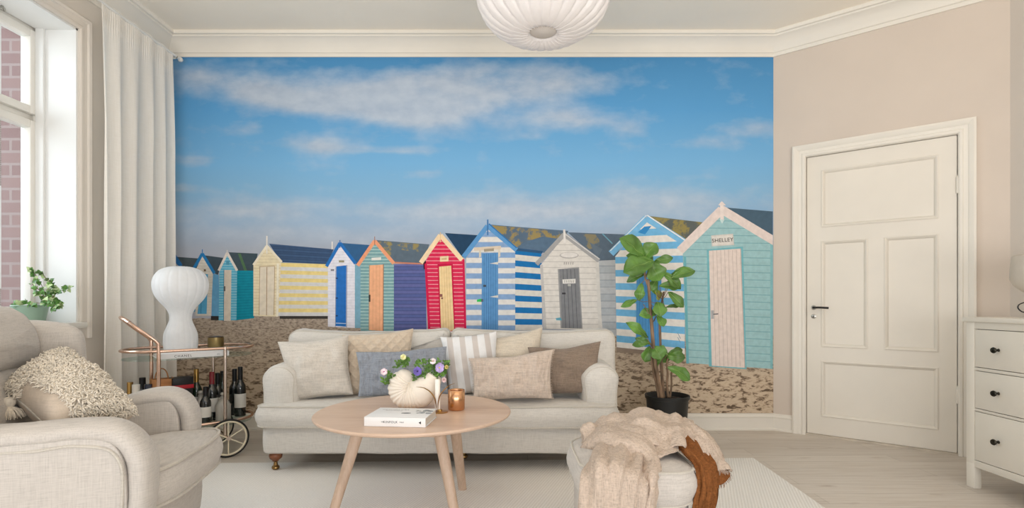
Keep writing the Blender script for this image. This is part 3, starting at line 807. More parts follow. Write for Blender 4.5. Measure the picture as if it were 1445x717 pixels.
# ================================================================== pillows
def pillow_geo(TL,TR,BR,BL,t,pinch=.07,seed=0,wr=.006,wsc=9,n=26,pw_=.42,ridge=None,crush=0.0,crk=0.0,crf=14):
    TL,TR,BR,BL=[Vector(p) for p in (TL,TR,BR,BL)]
    N=((TR-TL).cross(BL-TL)).normalized()    # towards viewer for TL,TR,BL seen from the front
    if N.y>0: N=-N
    C=(TL+TR+BR+BL)/4
    def S_(u,v):
        # pinch edges between the corners
        uu=u*(1-pinch*(1-v*v)*abs(u)**3); vv=v*(1-pinch*(1-u*u)*abs(v)**3)
        a,b=(uu+1)/2,(vv+1)/2
        return TL.lerp(TR,a).lerp(BL.lerp(BR,a),b)
    top=[];bot=[];edge=[]
    for j in range(n+1):
        for i in range(n+1):
            u=-cos(pi*i/n); v=-cos(pi*j/n)
            h=max(0,(1-u*u))**pw_*max(0,(1-v*v))**pw_*t/2
            p=S_(u,v); w=h/(t/2+1e-9)
            k=mn.noise(Vector((p.x*wsc+seed,p.y*wsc,p.z*wsc)))*wr*1.5*(.25+w)
            k2=mn.noise(Vector((p.x*wsc*2.6+seed,p.y*wsc,p.z*wsc*2.6+4)))*wr*(.25+.75*w)
            rd=ridge(u,v)*w if ridge else 0
            if crk: k2+=crk*(.35+w)*(mn.noise(Vector((u*crf+.8*sin(v*3),v*2.2,seed)))+.6*mn.noise(Vector((u*crf*2,v*4,seed+9))))
            sag=-crush*math.exp(-((u)/.45)**2-((v+.75)/.5)**2)
            off=Vector((0,0,0))+ (BL-TL).normalized()*(-sag)
            jj=mn.noise_vector(Vector((p.x*4+seed,p.y*4,p.z*4)))*.006
            top.append(p+N*(h+k+k2+rd)+off+jj); bot.append(p-N*(h+k*.5)+off+jj)
    g=G(); K=(n+1)**2; vs=list(top); idx={}
    for j in range(n+1):
        for i in range(n+1):
            q=j*(n+1)+i
            if i in (0,n) or j in (0,n): idx[q]=q
            else: idx[q]=len(vs); vs.append(bot[q])
    fs=[]
    for j in range(n):
        for i in range(n):
            a=j*(n+1)+i; b=a+1; c=b+n+1; d=a+n+1
            fs.append((a,d,c,b)); fs.append((idx[a],idx[b],idx[c],idx[d]))
    g.add(vs,fs)
    ring=[top[i] for i in range(n+1)]+[top[j*(n+1)+n] for j in range(1,n+1)]+[top[n*(n+1)+i] for i in range(n-1,-1,-1)]+[top[j*(n+1)] for j in range(n-1,0,-1)]
    g.top=top; g.N=N; g.n=n; g.ring=ring
    return g
M_pA=linen('grey beige linen',(205,198,188),.07,1,.5,wrinkle=.6)
M_pB=linen('sand cotton',(206,190,170),.05,1,.4)
M_pC=linen('blue grey linen',(146,152,162),.10,1.2,.6,wrinkle=.6,crinkle=.9)
M_pE=linen('pale beige linen',(206,195,178),.07,1,.5,wrinkle=.3)
M_pF=linen('rose beige crinkled linen',(202,186,172),.08,1,.6,wrinkle=.8,crinkle=.9)
M_pG=linen('taupe linen',(136,120,106),.12,1.2,.6,wrinkle=.7,crinkle=.5)
def stripe_mat():
    m,nt,bs=newmat('white linen with beige stripes')
    at=nd(nt,'ShaderNodeAttribute',attribute_name='across')
    w=math_(nt,'FRACT',math_(nt,'MULTIPLY',at.outputs['Fac'],4.6))
    k=ramp(nt,w,[(0,(0,0,0,1)),(.53,(0,0,0,1)),(.55,(1,1,1,1)),(.97,(1,1,1,1)),(.99,(0,0,0,1))])
    a=noise(nt,coords(nt,(200,200,12)),1,3)
    c=mixc(nt,k,lin((228,228,228)),lin((202,194,188)))
    c=mixc(nt,math_(nt,'MULTIPLY',a,.2),c,lin((170,170,170)))
    nt.links.new(c,bs.inputs['Base Color']); bs.inputs['Roughness'].default_value=.92; bs.inputs['Specular IOR Level'].default_value=.15
    bump(nt,bs,noise(nt,coords(nt),14,4),.5,.008); return m
M_pD=stripe_mat()
GR='cushions along the sofa'
def pillow(lbl,corners,t,mat,pip=None,**k):
    c4=[P(*q) for q in corners]; g=pillow_geo(*c4,t,**k)
    o=obj('throw_pillow',g,mat,smooth=180); tag(o,lbl,'cushion',GR)
    if pip:
        obj('piping',tube(g.ring,.0035,6,closed=True),pip,o)
    return o,g
# back row
Yb,Yf=3.27,3.13
def lattice(u,v):
    a=(u*.95+v*.8)*3.6; b=(u*.95-v*.8)*3.6
    f=lambda x: math.exp(-((abs((x%1)-.5))/.085)**2)
    return .017*max(f(a),f(b))-.004
o,g=pillow('sand coloured cushion with a raised diamond lattice, behind the blue-grey one',[(484,474,3.29),(583,464,3.30),(580,556,3.20),(488,557,3.20)],.14,M_pB,M_pB,seed=2,n=72,ridge=lattice,wr=.003)
o,g=pillow('plain pale beige cushion behind the crinkled rose-beige one',[(692,478,3.30),(765,462,3.31),(762,545,3.22),(690,550,3.22)],.13,M_pE,M_pip,seed=9,n=40,wr=.012,wsc=7)
o,g=pillow('white cushion with wide vertical beige stripes in the middle of the sofa',[(621,475,3.24),(701,467,3.26),(704,556,3.18),(634,560,3.18)],.15,M_pD,None,seed=6,n=44,wr=.012,wsc=8)
at=o.data.attributes.new('across','FLOAT','POINT')
mo=wm(o); A_=P(621,475,3.24); B_=P(701,467,3.26)
at.data.foreach_set('value',[((mo@v.co-A_).dot(B_-A_)/(B_-A_).length_squared+ .12*((mo@v.co).z-A_.z)) for v in o.data.vertices])
# front row
pillow('greige square linen cushion at the left end of the sofa',[(393,483,3.16),(491,474,3.20),(498,556,3.12),(410,567,3.10)],.17,M_pA,M_pip,seed=1,wr=.016,n=44,wsc=7)
pillow('blue-grey crinkled lumbar cushion left of the striped one',[(502,497,3.12),(630,489,3.14),(634,557,3.08),(506,560,3.06)],.12,M_pC,None,seed=4,pinch=.05,wr=.012,wsc=10,n=70,crush=.01,crk=.010,crf=20)
pillow('dark taupe linen cushion at the right end of the sofa',[(744,491,3.20),(848,482,3.16),(844,556,3.10),(752,558,3.14)],.15,M_pG,None,seed=12,wr=.014,wsc=9,n=56,crush=.02,crk=.006,crf=12)
o,g=pillow('rose-beige crinkled lumbar cushion with frayed side edges, in front of the taupe one',[(663,506,3.06),(781,493,3.05),(779,562,3.00),(668,566,3.01)],.14,M_pF,None,seed=15,pinch=.05,wr=.013,wsc=10,n=70,crush=.012,crk=.010,crf=17)
n=g.n; L=[g.top[j*(n+1)] for j in range(n+1)]; R=[g.top[j*(n+1)+n] for j in range(n+1)]
fg=fringe(L,(-1,-.3,-.2),.010,.008,.0008); fringe(R,(1,-.3,-.2),.010,.008,.0008,g=fg)
obj('fringe',fg,M_pF,o,kind='stuff')

# ================================================================== coffee table
def wood(name,c1,c2,c3,rough=.45,ax=(3,30,30),sc=1.2):
    m,nt,bs=newmat(name); v=coords(nt,ax)
    n=noise(nt,v,sc,6,.6); n2=noise(nt,coords(nt,(ax[0]*3,ax[1]*5,ax[2]*5)),sc*2,4,.6)
    s=math_(nt,'ADD',math_(nt,'MULTIPLY',n,.7),math_(nt,'MULTIPLY',n2,.3))
    nt.links.new(ramp(nt,s,[(.32,lin(c1)),(.5,lin(c2)),(.68,lin(c3))]),bs.inputs['Base Color'])
    bs.inputs['Roughness'].default_value=rough; bump(nt,bs,s,.12,.001); return m
M_oak=wood('white pigmented oak',(190,158,136),(206,178,156),(216,190,170),.38,(1.5,12,12))
M_oakL=wood('oak leg',(176,150,128),(196,170,148),(208,184,164),.45,(14,14,1.5))
TX,TY,TH,TR_=-.468,2.517,.463,.462
tb=thing('coffee_table','round white-oiled oak coffee table with three slanted legs, on the rug','table',(TX,TY,.013))
obj('tabletop',lathe([(0,TH-.021),(TR_-.022,TH-.021),(TR_-.004,TH-.014),(TR_,TH-.007),(TR_-.001,TH-.003),(TR_-.005,TH),(0,TH)],128,c=(TX,TY,0)),M_oak,tb,smooth=30)
def leg(a,b,w0,w1,name='leg'):
    a=Vector(a); b=Vector(b); d=(b-a).normalized(); pts=[a.lerp(b,t/8) for t in range(9)]
    r=[w0+(w1-w0)*abs(t/8) for t in range(9)]
    return tube(pts,r,16,flat=.72)
c0=(TX,TY)
for tp,ft in (((-.700,2.45,.44),(-.808,2.345,.0145)),((-.350,2.44,.44),(-.249,2.33,.0145)),((-.292,2.60,.44),(-.256,2.712,.0145))):
    obj('leg',leg(tp,ft,.030,.021),M_oakL,tb)
# under-frame: a bar between the legs
def bar(a,b,w,h,bev=.003):
    a=Vector(a);b=Vector(b); d=b-a; return obox((a+b)/2,d.length,w,h,atan2(d.y,d.x),bev)
g=G(); g.merge(bar((-.74,2.40,.415),(-.33,2.30,.415),.045,.045)); g.merge(bar((-.335,2.29,.415),(-.29,2.63,.415),.045,.045))
obj('underframe',g,M_oakL,tb)

# vase
vz=.463
vs_=thing('ceramic_vase','cream ribbed shell-shaped ceramic vase holding pansies on the coffee table','vase',(-.49,2.56,vz))
M_cer=plain('matte cream ceramic',(230,221,208),.55,var=.015,sc=6,spec=.35)
vp=[(572,532),(567.5,539),(567,548),(572,555.5),(580,557),(589,555),(597,550),(603.5,544),(608.5,537),(613,529.5)]
vr=[13,17.5,19,20,20.5,20.5,19.5,17.5,14.5,11.5]
path=[P(x,y,2.56) for x,y in vp]; k=2.56/F
PA=cr(path,18); RA=[]
for i in range(len(PA)):
    t=i/18; a=int(min(t,len(vr)-2)); f=t-a; s=f*f*(3-2*f); RA.append((vr[a]*(1-s)+vr[min(a+1,len(vr)-1)]*s)*k)
mx_=len(PA)
RR=[r*(1+.030*sin(i*2*pi/6)*(1 if i<84 else max(0,1-(i-84)/16))) for i,r in enumerate(RA)]
# domed start cap
R0=RR[0]; d0=(PA[0]-PA[1]).normalized()
pre=[PA[0]+d0*R0*sin(radians(a))*.75 for a in (82,65,45,25)]; prr=[R0*cos(radians(a)) for a in (82,65,45,25)]
g=tube(pre+PA,prr+RR,32,up=Vector((0,-1,0)),flat=1.0)
# inner wall of the open mouth
gi=tube([PA[-1],PA[-1]-(PA[-1]-PA[-4]).normalized()*.002,PA[-8]],[RR[-1],RR[-1]*.86,RR[-8]*.8],32,up=Vector((0,-1,0)),cap=False)
for p in g.v: p.z=max(p.z,vz+.0008)
g.merge(lathe([(k*23.5*cos(radians(a)),k*21.5*sin(radians(a))) for a in range(-90,91,10)],40,c=P(590,554.5,2.56),M=Matrix.Diagonal((1,.80,1,1)),cap0=False,cap1=False))
obj('body',g,M_cer,vs_,smooth=180)
g=lathe([(.034,0),(.036,.004),(.034,.012)],28,c=(-.49,2.56,vz)); obj('foot',g,M_cer,vs_)
# pansies
M_leafS=plain('pansy leaves',(86,122,52),.5,var=.25,sc=25)
def leaf(B,T,w,Nv,mu=7,mv=4,shape=lambda t:sin(pi*min(1,t)**.9)**.7,droop=.08,fold=.12,wav=.0,seed=0):
    B=Vector(B);T=Vector(T); L=(T-B); l=L.length; d=L/l; s=d.cross(Vector(Nv)); s=s.normalized() if s.length>1e-6 else Vector((1,0,0)); nn=s.cross(d).normalized()
    vs=[];fs=[]
    for i in range(mu+1):
        t=i/mu; hw=w/2*max(shape(t),.02)
        c=B+d*l*t+nn*(-droop*l*(2*t-1)**2+droop*l)
        for j in range(-mv,mv+1):
            q=j/mv; z=abs(q)*hw*fold*2+wav*mn.noise(Vector((t*4+seed,q*2,seed)))*l
            vs.append(c+s*q*hw+nn*z)
    n=2*mv+1
    for i in range(mu):
        for j in range(n-1): fs.append((i*n+j,i*n+j+1,(i+1)*n+j+1,(i+1)*n+j))
    g=G(); g.add(vs,fs); return g
rnd=random.Random(3)
def posy(lbl,bx,by,fl,leaves,Y):
    t=thing('pansy',lbl,'flower',tuple(P(bx,by,Y)),group='pansies in the vase')
    g=G(); cpt=P(bx,by,Y)
    for (lx,ly) in leaves:
        for _ in range(13):
            b=P(lx+rnd.uniform(-4,4),ly+rnd.uniform(-4,4),Y+rnd.uniform(-.02,.02)); e=b+Vector((rnd.uniform(-1,1),rnd.uniform(-.8,.4),rnd.uniform(-.3,1))).normalized()*rnd.uniform(.014,.026)
            g.merge(leaf(b,e,.011,Vector((rnd.uniform(-.4,.4),-1,rnd.uniform(.1,.8))),5,2))
        g.merge(tube(cr([cpt,(cpt+P(lx,ly,Y))/2+Vector((0,0,.008)),P(lx,ly,Y)],4),.0016,5))
    obj('foliage',g,M_leafS,t,smooth=180)
    for (fx,fy,c,c2,r) in fl:
        m1=plain('petal %d'%int(fx),c,.5,var=.18,sc=60); m2=plain('petal centre %d'%int(fx),c2,.5,var=.1,sc=60)
        ce=P(fx,fy,Y-.03); fo=G(); 
        face=Vector((rnd.uniform(-.4,.4),-1,rnd.uniform(.0,.5))).normalized(); u=face.cross(Vector((0,0,1))).normalized(); v=u.cross(face)
        for k_,a in enumerate((90,30,150,-35,-90,-145)):
            dd=u*cos(radians(a))+v*sin(radians(a)); fo.merge(leaf(ce-dd*.001+face*.001*k_,ce+dd*r+face*.004,r*1.15,face,6,3,lambda t:sin(pi*min(1,.12+t*.82))**.6,.05,.06,.06,k_))
        fl_=obj('blossom',fo,m1,t,smooth=180)
        obj('eye',lathe([(0,0),(.004,.001),(.003,.004),(0,.005)],10,M=Matrix.Translation(ce+face*.004)@face.to_track_quat('Z','Y').to_matrix().to_4x4()),m2,fl_)
        obj('stem',tube(cr([cpt,(cpt+ce)/2+Vector((0,.0,.01)),ce],5),.0013,5),M_leafS,t)
posy('pale pink pansy hanging out on the left of the ribbed vase',566,536,[(542,525,(222,196,204),(150,70,120),.017)],[(547,534),(551,529),(545,539)],2.53)
posy('yellow-green pansy bud on top of the ribbed vase',573,519,[(569,504,(226,226,160),(200,190,90),.014)],[(567,512),(575,509),(563,514),(572,514)],2.54)
posy('deep violet-blue pansy in the middle of the ribbed vase',600,534,[(589,524,(104,88,170),(40,28,90),.021)],[(588,532),(597,512),(605,520),(590,514),(595,527),(602,532),(609,513)],2.54)
posy('lilac and white pansies spilling on the right of the ribbed vase',612,531,[(621,519,(176,156,206),(230,200,90),.024),(611,510,(228,208,210),(190,150,120),.015),(630,518,(196,180,110),(150,140,60),.010),(627,536,(224,190,190),(170,120,120),.013)],[(616,512),(624,527),(628,514),(612,520),(620,530),(608,523),(626,520)],2.55)
# candle holder
M_brass=metal('aged brass',(176,136,78),.28)
M_wax=plain('white wax',(238,234,226),.4,var=.01)
hold=thing('candle_holder','brass candle holder with curved leaf arms, right of the ribbed vase','candle holder',tuple(P(617,576,2.47)))
k=2.47
B0=P(617,577,k); B0.z=TH
obj('base',lathe([(0,0),(.036,0),(.038,.002),(.036,.004),(.012,.006),(.010,.014),(0,.014)],28,c=(B0.x+.012,B0.y,TH+.0004)),M_brass,hold)
def blade(px,w=.0085):
    pts=[P(x,y,k-.015) for x,y in px]; n=len(pts)*6
    q=cr(pts,6); r=[w*max(.08,sin(pi*(.12+.86*i/len(q)))) for i in range(len(q))]
    return tube(q,r,8,flat=.35,up=Vector((0,-1,0)))
obj('leaf_arm',blade([(615.5,578),(615,570),(613,561),(607,553),(598,547.5),(587,546)]),M_brass,hold)
obj('leaf_arm',blade([(618,578),(618.5,568),(621,558),(627,550),(634,544),(642,541)]),M_brass,hold)
cd=lathe([(0,0),(.0125,0),(.0125,.135),(.010,.141),(.003,.142),(0,.142)],20,c=(B0.x+.001,B0.y+.004,TH+.0146))
c=obj('candle',cd,M_wax); tag(c,'white taper candle standing in the brass leaf holder','candle')
M_copper=metal('hammered copper glass',(214,166,126),.25)
vt=thing('votive_holder','copper mercury-glass votive holder at the right of the coffee table','candle holder',tuple(P(644,578,2.53)))
vc=P(644,577,2.53); vc.z=TH+.0004
obj('cup',lathe([(0,0),(.036,0),(.040,.004),(.0405,.05),(.0405,.096),(.0385,.0965),(.0375,.09),(.037,.012),(0,.010)],44,c=vc,rip=lambda a,t:1+.012*sin(a*14)),M_copper,vt,smooth=180)
# book
M_paper=plain('white book cloth',(230,230,230),.5,var=.01,spec=.4)
M_page=plain('page block',(206,200,190),.8,var=.05,sc=1,aniso=(1,1,300))
M_ink=plain('dark ink',(62,64,68),.6); M_inkl=plain('pale ink',(150,152,156),.6)
rz=radians(-5.5); bc=Vector((-.478,2.275,TH+.0005))
bk=thing('coffee_table_book','thick white hardcover book lying on the front of the coffee table','book',tuple(bc),rz)
def loc(g): return g
obj('cover',(lambda g:[g.merge(box(-.131,.131,-.098,.098,0,.003,.001)),g.merge(box(-.131,.131,-.098,.098,.036,.039,.001)),g.merge(box(-.131,.131,-.0985,-.0945,0,.039,.0015))] and g)(G()),M_paper,bk,local=True)
obj('page_block',box(-.127,.127,-.094,.093,.003,.036),M_page,bk,local=True,label='cream page block')
def tl(s,size,x,y,z,face,**k):
    M=Matrix.Translation((x,y,z))@(Matrix.Rotation(pi/2,4,'X') if face=='spine' else Matrix.Identity(4)); return text_mesh(s,size,M,**k)
g=tl('THE',.007,-.052,-.0990,.0195,'spine'); g.merge(tl('KINFOLK',.0135,-.018,-.0990,.0195,'spine',sp=1.15)); g.merge(tl('TABLE',.007,.030,-.0990,.0195,'spine'))
obj('spine_lettering',g,M_ink,bk,local=True)
g=G(); g.add([(.102,-.0990,.0195),(.112,-.0990,.013),(.112,-.0990,.026)],[(0,1,2)]); obj('spine_mark',g,M_blk,bk,local=True)
g=tl('THE KINFOLK TABLE',.013,-.045,.055,.0393,'top'); g.merge(tl('recipes for small gatherings',.007,-.045,.035,.0393,'top')); obj('cover_lettering',g,M_inkl,bk,local=True)
g=G(); g.add([(.022+.022*cos(a*pi/12),-.01+.012*sin(a*pi/12),.0393) for a in range(24)],[tuple(range(24))])
g.add([(.022+.022*cos(a*pi/12)*.5+.07,.045+.02*sin(a*pi/12),.0393) for a in range(24)],[tuple(range(24))])
rr=random.Random(5)
for i in range(9):
    cx,cy=.085+rr.uniform(-.035,.035),.03+rr.uniform(-.05,.045); q=rr.uniform(.008,.018); g.add([(cx+q*cos(a*pi/5)*rr.uniform(.7,1.2),cy+q*sin(a*pi/5)*rr.uniform(.7,1.2),.0392+i*.00002) for a in range(10)],[tuple(range(10))])
obj('cover_picture',g,plain('grey photo print',(128,134,138),.5,var=.3,sc=40),bk,local=True,smooth=None)
# ================================================================== armchair
M_lin2=linen('armchair linen',(197,191,184),.06,1.6,.6,wrinkle=.2)
PH=radians(21); CO=Vector((-1.545,1.795,0))
ch=thing('armchair','oatmeal linen wing armchair with rolled arms in the left foreground','armchair',tuple(CO),PH)
def L3(f): return lambda p: Vector(f(p))
def loc_obj(name,g,mat,par=ch,**k): return obj(name,g,mat,par,local=True,**k)
# arm: rolled top sweeping down at the front
def chair_arm(sg,seed,dz=0.0):
    yc=sg*.335
    path=[(-.36,.606),(-.22,.604),(-.06,.600),(.08,.602),(.195,.604),(.275,.585),(.318,.525),(.326,.44),(.317,.32),(.298,.16)]
    rr=[.032,.032,.032,.032,.033,.034,.034,.033,.032,.030]
    if sg>0: path=[(x,z-.070*max(0,min(1,(.26-x)/.34))) for x,z in path]
    pts=[Vector((x,yc,z+dz)) for x,z in path]; q=cr(pts,6); n=len(q)
    r=[]
    for i in range(n):
        t=i/6; a=min(int(t),len(rr)-2); r.append(rr[a]+(rr[a+1]-rr[a])*(t-a))
    # cross-section: r is in-plane (height), flat scales the sideways half-width
    side=Vector((0,1,0)); rings=[]
    for i in range(n):
        T=(q[min(i+1,n-1)]-q[max(i-1,0)]).normalized(); N=side.cross(T).normalized()
        if N.z<0 and i<30: N=-N
        Nn=Vector((-T.z,0,T.x)); ring=[]
        for k in range(20):
            a=2*pi*k/20; sa=sin(a); ring.append(q[i]+Nn*cos(a)*r[i]+side*(abs(sa)**.75)*(1 if sa>0 else -1)*.076*(1.0-.10*max(0,(i-36)/20)))
        rings.append(ring)
    g=bridge(rings); g.wob(.006,9,seed)
    A=loc_obj('arm',g,M_lin2,smooth=180)
    # side panel under the roll
    ol=closed_cr([(-.36,.12),(.05,.12),(.275,.13),(.293,.30),(.298,.44),(.278,.55),(.21,.592),(.02,.588),(-.2,.590),(-.37,.59)],5)
    ol=[Vector((p.x,p.y+dz-(.070*max(0,min(1,(.26-p.x)/.34)) if sg>0 and p.y>.5 else 0))) for p in ol]
    w=.069 if sg<0 else .0755
    g=puff(ol,yc-w,yc+w,.006,dome=.0,dome0=.0,plane=lambda p:Vector((p.x,p.z,p.y))); g.f=[tuple(reversed(f)) for f in g.f]
    g.wob(.003,7,seed)
    loc_obj('arm_panel',g,M_lin2,par=A,smooth=180)
    # piping along the underside of the roll on the outer face
    yo=yc+sg*.073
    pp=[(-.36,.579),(-.2,.577),(-.04,.573),(.08,.575),(.18,.577),(.262,.557),(.299,.505),(.311,.43),(.303,.30),(.287,.14)]
    pq=[]
    for i in range(n):
        T=(q[min(i+1,n-1)]-q[max(i-1,0)]).normalized(); Nn=Vector((-T.z,0,T.x)); c_=q[i]-Nn*(r[i]+.001); pq.append(Vector((c_.x,yc+sg*.0715,c_.z)))
    g=tube(pq,.0042,6); g.wob(.006,9,seed); loc_obj('piping',g,M_pip,par=A)
    return A
chair_arm(-1,3); chair_arm(1,8)
# seat cushion (T-shaped front), front rail
sc2=[(-.20,-.255),(.10,-.258),(.275,-.268),(.335,-.255),(.385,-.15),(.415,0),(.437,.14),(.445,.25),(.415,.325),(.34,.338),(.31,.262),(.10,.258),(-.20,.255)]
so=resample(closed_cr(sc2,4),.03)
g=puff(so,.318,.440,.018,dome=.034,bulge=.014); g.wob(.006,5,5)
s_=loc_obj('seat_cushion',g,M_lin2,smooth=180)
pp=G(); pp.merge(pipe_on(so,.438,.002,.0065)); pp.merge(pipe_on(so,.322,.002,.0065)); pp.wob(.006,5,5); loc_obj('piping',pp,M_pip,par=s_)
rl=resample(closed_cr([(-.36,-.28),(.2,-.30),(.29,-.27),(.345,-.12),(.365,.05),(.36,.22),(.30,.30),(-.36,.28)],5),.03)
g=puff(rl,.10,.325,.03,bulge=.006); g.wob(.004,6); loc_obj('front_rail',g,M_lin2,smooth=180)
# back: lower cushion, rounded headrest and two wings
lean=.20
def BK(x0): return lambda p: Vector((x0+p.z-(p.y-.42)*lean, p.x, p.y))
def backp(ol,x0,d,r,**k):
    g=puff(ol,-d,0,r,plane=BK(x0),**k); return g
ol=rrect(-.27,.40,.27,.77,.07); g=backp(ol,-.085,.14,.06,dome=.02); g.wob(.006,6,2); loc_obj('back_cushion',g,M_lin2,smooth=180)
ol=rrect(-.295,.735,.295,.966,[.105,.105,.10,.10],8); g=backp(ol,-.065,.20,.08,dome=.012); g.wob(.007,7,4)
for p in g.v: pass
hr=loc_obj('headrest',g,M_lin2,smooth=180)
ol=rrect(-.31,.12,.31,.90,.08); g=backp(ol,-.22,.10,.04); loc_obj('back_frame',g,M_lin2,smooth=180)
for sg in (-1,1):
    ol=closed_cr([(-.42,.50),(-.22,.50),(-.07,.56),(-.045,.64),(-.045,.80),(-.065,.872),(-.14,.905),(-.33,.91),(-.47,.90),(-.47,.70)],6)
    yc=sg*.335
    g=puff(ol,yc-.052,yc+.052,.045,dome=.012,dome0=.012,plane=lambda p:Vector((p.x-(0 if p.y<.5 else 0),p.z,p.y))); g.f=[tuple(reversed(f)) for f in g.f]; g.wob(.007,7,sg*3+5)
    wq=loc_obj('wing',g,M_lin2,smooth=180)
for x,y in ((.26,-.25),(.26,.25),(-.33,-.24),(-.33,.24)):
    z0=.0145 if x>0 and y<0 or y<0 else .0145
    loc_obj('leg',lathe([(0,0),(.016,0),(.024,.09),(0,.09)],14,c=(x,y,z0)),M_wood_leg)

# shaggy cushion on the chair
M_shag=linen('cream shag wool',(232,223,208),.05,1,.3,dark=.9); M_shb=linen('cushion back cotton',(200,186,170),.04,1,.3,wrinkle=.2)
q=[P(12,552,1.74),P(92,500,2.0),P(190,585,1.88),P(74,616,1.60)]
g=pillow_geo(q[0],q[1],q[2],q[3],.22,seed=31,pinch=.05,wr=.008,n=30)
N=g.N
if N.z<0: N=-N; 
po=obj('throw_pillow',g,M_shb,smooth=180); tag(po,'cream shaggy tufted cushion with a tassel, lying in the armchair','cushion')
# pile on the upper face
n=g.n; fl=G(); rnd=random.Random(11)
up=g.N
tops=g.top; cen=sum((p for p in tops),Vector())/len(tops)
facing=1 if (Vector((0,0,CAMH))-cen).dot(up)>0 else -1
if facing<0: tops=[p-up*2*((p-cen).dot(up)) for p in tops]; up=-up
def tp(u,v):
    # invert cosine spacing
    i=math.acos(max(-1,min(1,-u)))/pi*n; j=math.acos(max(-1,min(1,-v)))/pi*n
    a,b=min(int(i),n-1),min(int(j),n-1); fi,fj=i-a,j-b; Q=lambda x,y:tops[y*(n+1)+x]
    return Q(a,b).lerp(Q(a+1,b),fi).lerp(Q(a,b+1).lerp(Q(a+1,b+1),fi),fj)
cnt=0
while cnt<7500:
    u,v=rnd.uniform(-1,1),rnd.uniform(-1,1)
    if u<-.66+.2*v and v>-.45: continue
    p=tp(u,v); lay=(tp(max(-1,min(1,u+.05)),v)-p)
    nn=(up+Vector((u,v,0))*.0).normalized()
    e=abs(u)>.86 or abs(v)>.86
    d=nn*rnd.uniform(.5,1)+Vector((rnd.uniform(-.8,.8),rnd.uniform(-.8,.8),rnd.uniform(-.9,.4)))
    if e: d+= (p-cen).normalized()*.9
    d.normalize(); Ln=rnd.uniform(.014,.026); sd=Vector((rnd.uniform(-1,1),rnd.uniform(-1,1),rnd.uniform(-1,1)))*Ln*.35
    fl.merge(tube([p-d*.003,p+d*Ln*.5+sd,p+d*Ln+Vector((0,0,-Ln*.35))],[.0032,.0030,.0014],4)); cnt+=1
obj('shag_pile',fl,M_shag,po,smooth=180,kind='stuff',label='cream looped shag pile')
obj('piping',tube(g.ring,.0035,6,closed=True),M_pip,po)
# tassel
tc=P(13,560,1.70)
cd_=tube([P(12,548,1.73),P(12,556,1.70),tc+Vector((0,0,-.004))],.002,5)
t_=obj('tassel',lathe([(0,-.035),(.010,-.034),(.0165,-.024),(.018,-.014),(.014,-.004),(.005,0),(0,0)],16,c=tc),M_shag,po); obj('cord',cd_,M_shag,t_)
fr=G(); rnd=random.Random(4)
for i in range(230):
    a=rnd.uniform(0,2*pi); r0=.010*sqrt(rnd.random()); r1=rnd.uniform(.004,.045); b=tc+Vector((r0*cos(a),r0*sin(a),-.032))
    e=tc+Vector((r1*cos(a),r1*sin(a),-.075+rnd.uniform(-.006,.006)+r1*.25)); fr.merge(tube([b,b.lerp(e,.5)+Vector((cos(a),sin(a),0))*r1*.2,e],[.0012,.0014,.001],4))
obj('tassel_strands',fr,M_shag,t_,kind='stuff')

# ================================================================== ottoman + throws
ot=thing('ottoman','oatmeal linen footstool with a rounded cushion top, draped with throws, right foreground','footstool',(.43,1.97,.013))
oo=rrect(.232,1.728,.632,2.22,[.12,.12,.13,.11],10)
g=puff(oo,.300,.415,.016,dome=.022,bulge=.012); g.wob(.006,7,2); a=obj('cushion',g,M_lin2,ot,smooth=180)
g=G(); g.merge(pipe_on(oo,.412,.004,.005)); g.merge(pipe_on(oo,.304,.004,.005)); g.wob(.006,7,2); obj('piping',g,M_pip,a)
ob=rrect(.248,1.745,.618,2.205,.11,8); g=puff(ob,.09,.31,.02); obj('base',g,M_lin2,ot,smooth=180)
for x,y in ((.31,1.81),(.56,1.81),(.31,2.13),(.56,2.13)): obj('leg',lathe([(0,0),(.014,0),(.022,.08),(0,.08)],14,c=(x,y,.0145)),M_wood_leg,ot)
def throw_mat(name,c,sl):
    m,nt,bs=newmat(name)
    a=noise(nt,coords(nt,(60,60,220)),1,4,.6); b=noise(nt,coords(nt,(240,240,30)),1,4,.6); d=noise(nt,coords(nt),16,4,.6)
    s=math_(nt,'ADD',math_(nt,'MULTIPLY',a,.5),math_(nt,'MULTIPLY',b,.5))
    col=ramp(nt,s,[(.3,lin(scl(c,1-sl*1.6))),(.5,lin(c)),(.7,lin(scl(c,1+sl)))])
    nt.links.new(col,bs.inputs['Base Color']); bs.inputs['Roughness'].default_value=.95; bs.inputs['Specular IOR Level'].default_value=.1
    n1=bump(nt,bs,s,.8,.002); n1=bump(nt,bs,d,.8,.010,n1); bump(nt,bs,noise(nt,coords(nt,(60,60,7)),1,3,.55),.9,.008,n1); return m
M_thr=throw_mat('rose beige muslin',(194,177,162),.10); M_rust=throw_mat('rust muslin',(130,82,46),.18)
def rows(*rs): return [[P(*p) for p in r] for r in rs]
T=thing('throw_blanket','crumpled rose-beige muslin throw draped over the footstool with a frayed edge','blanket',(.43,1.97,.43))
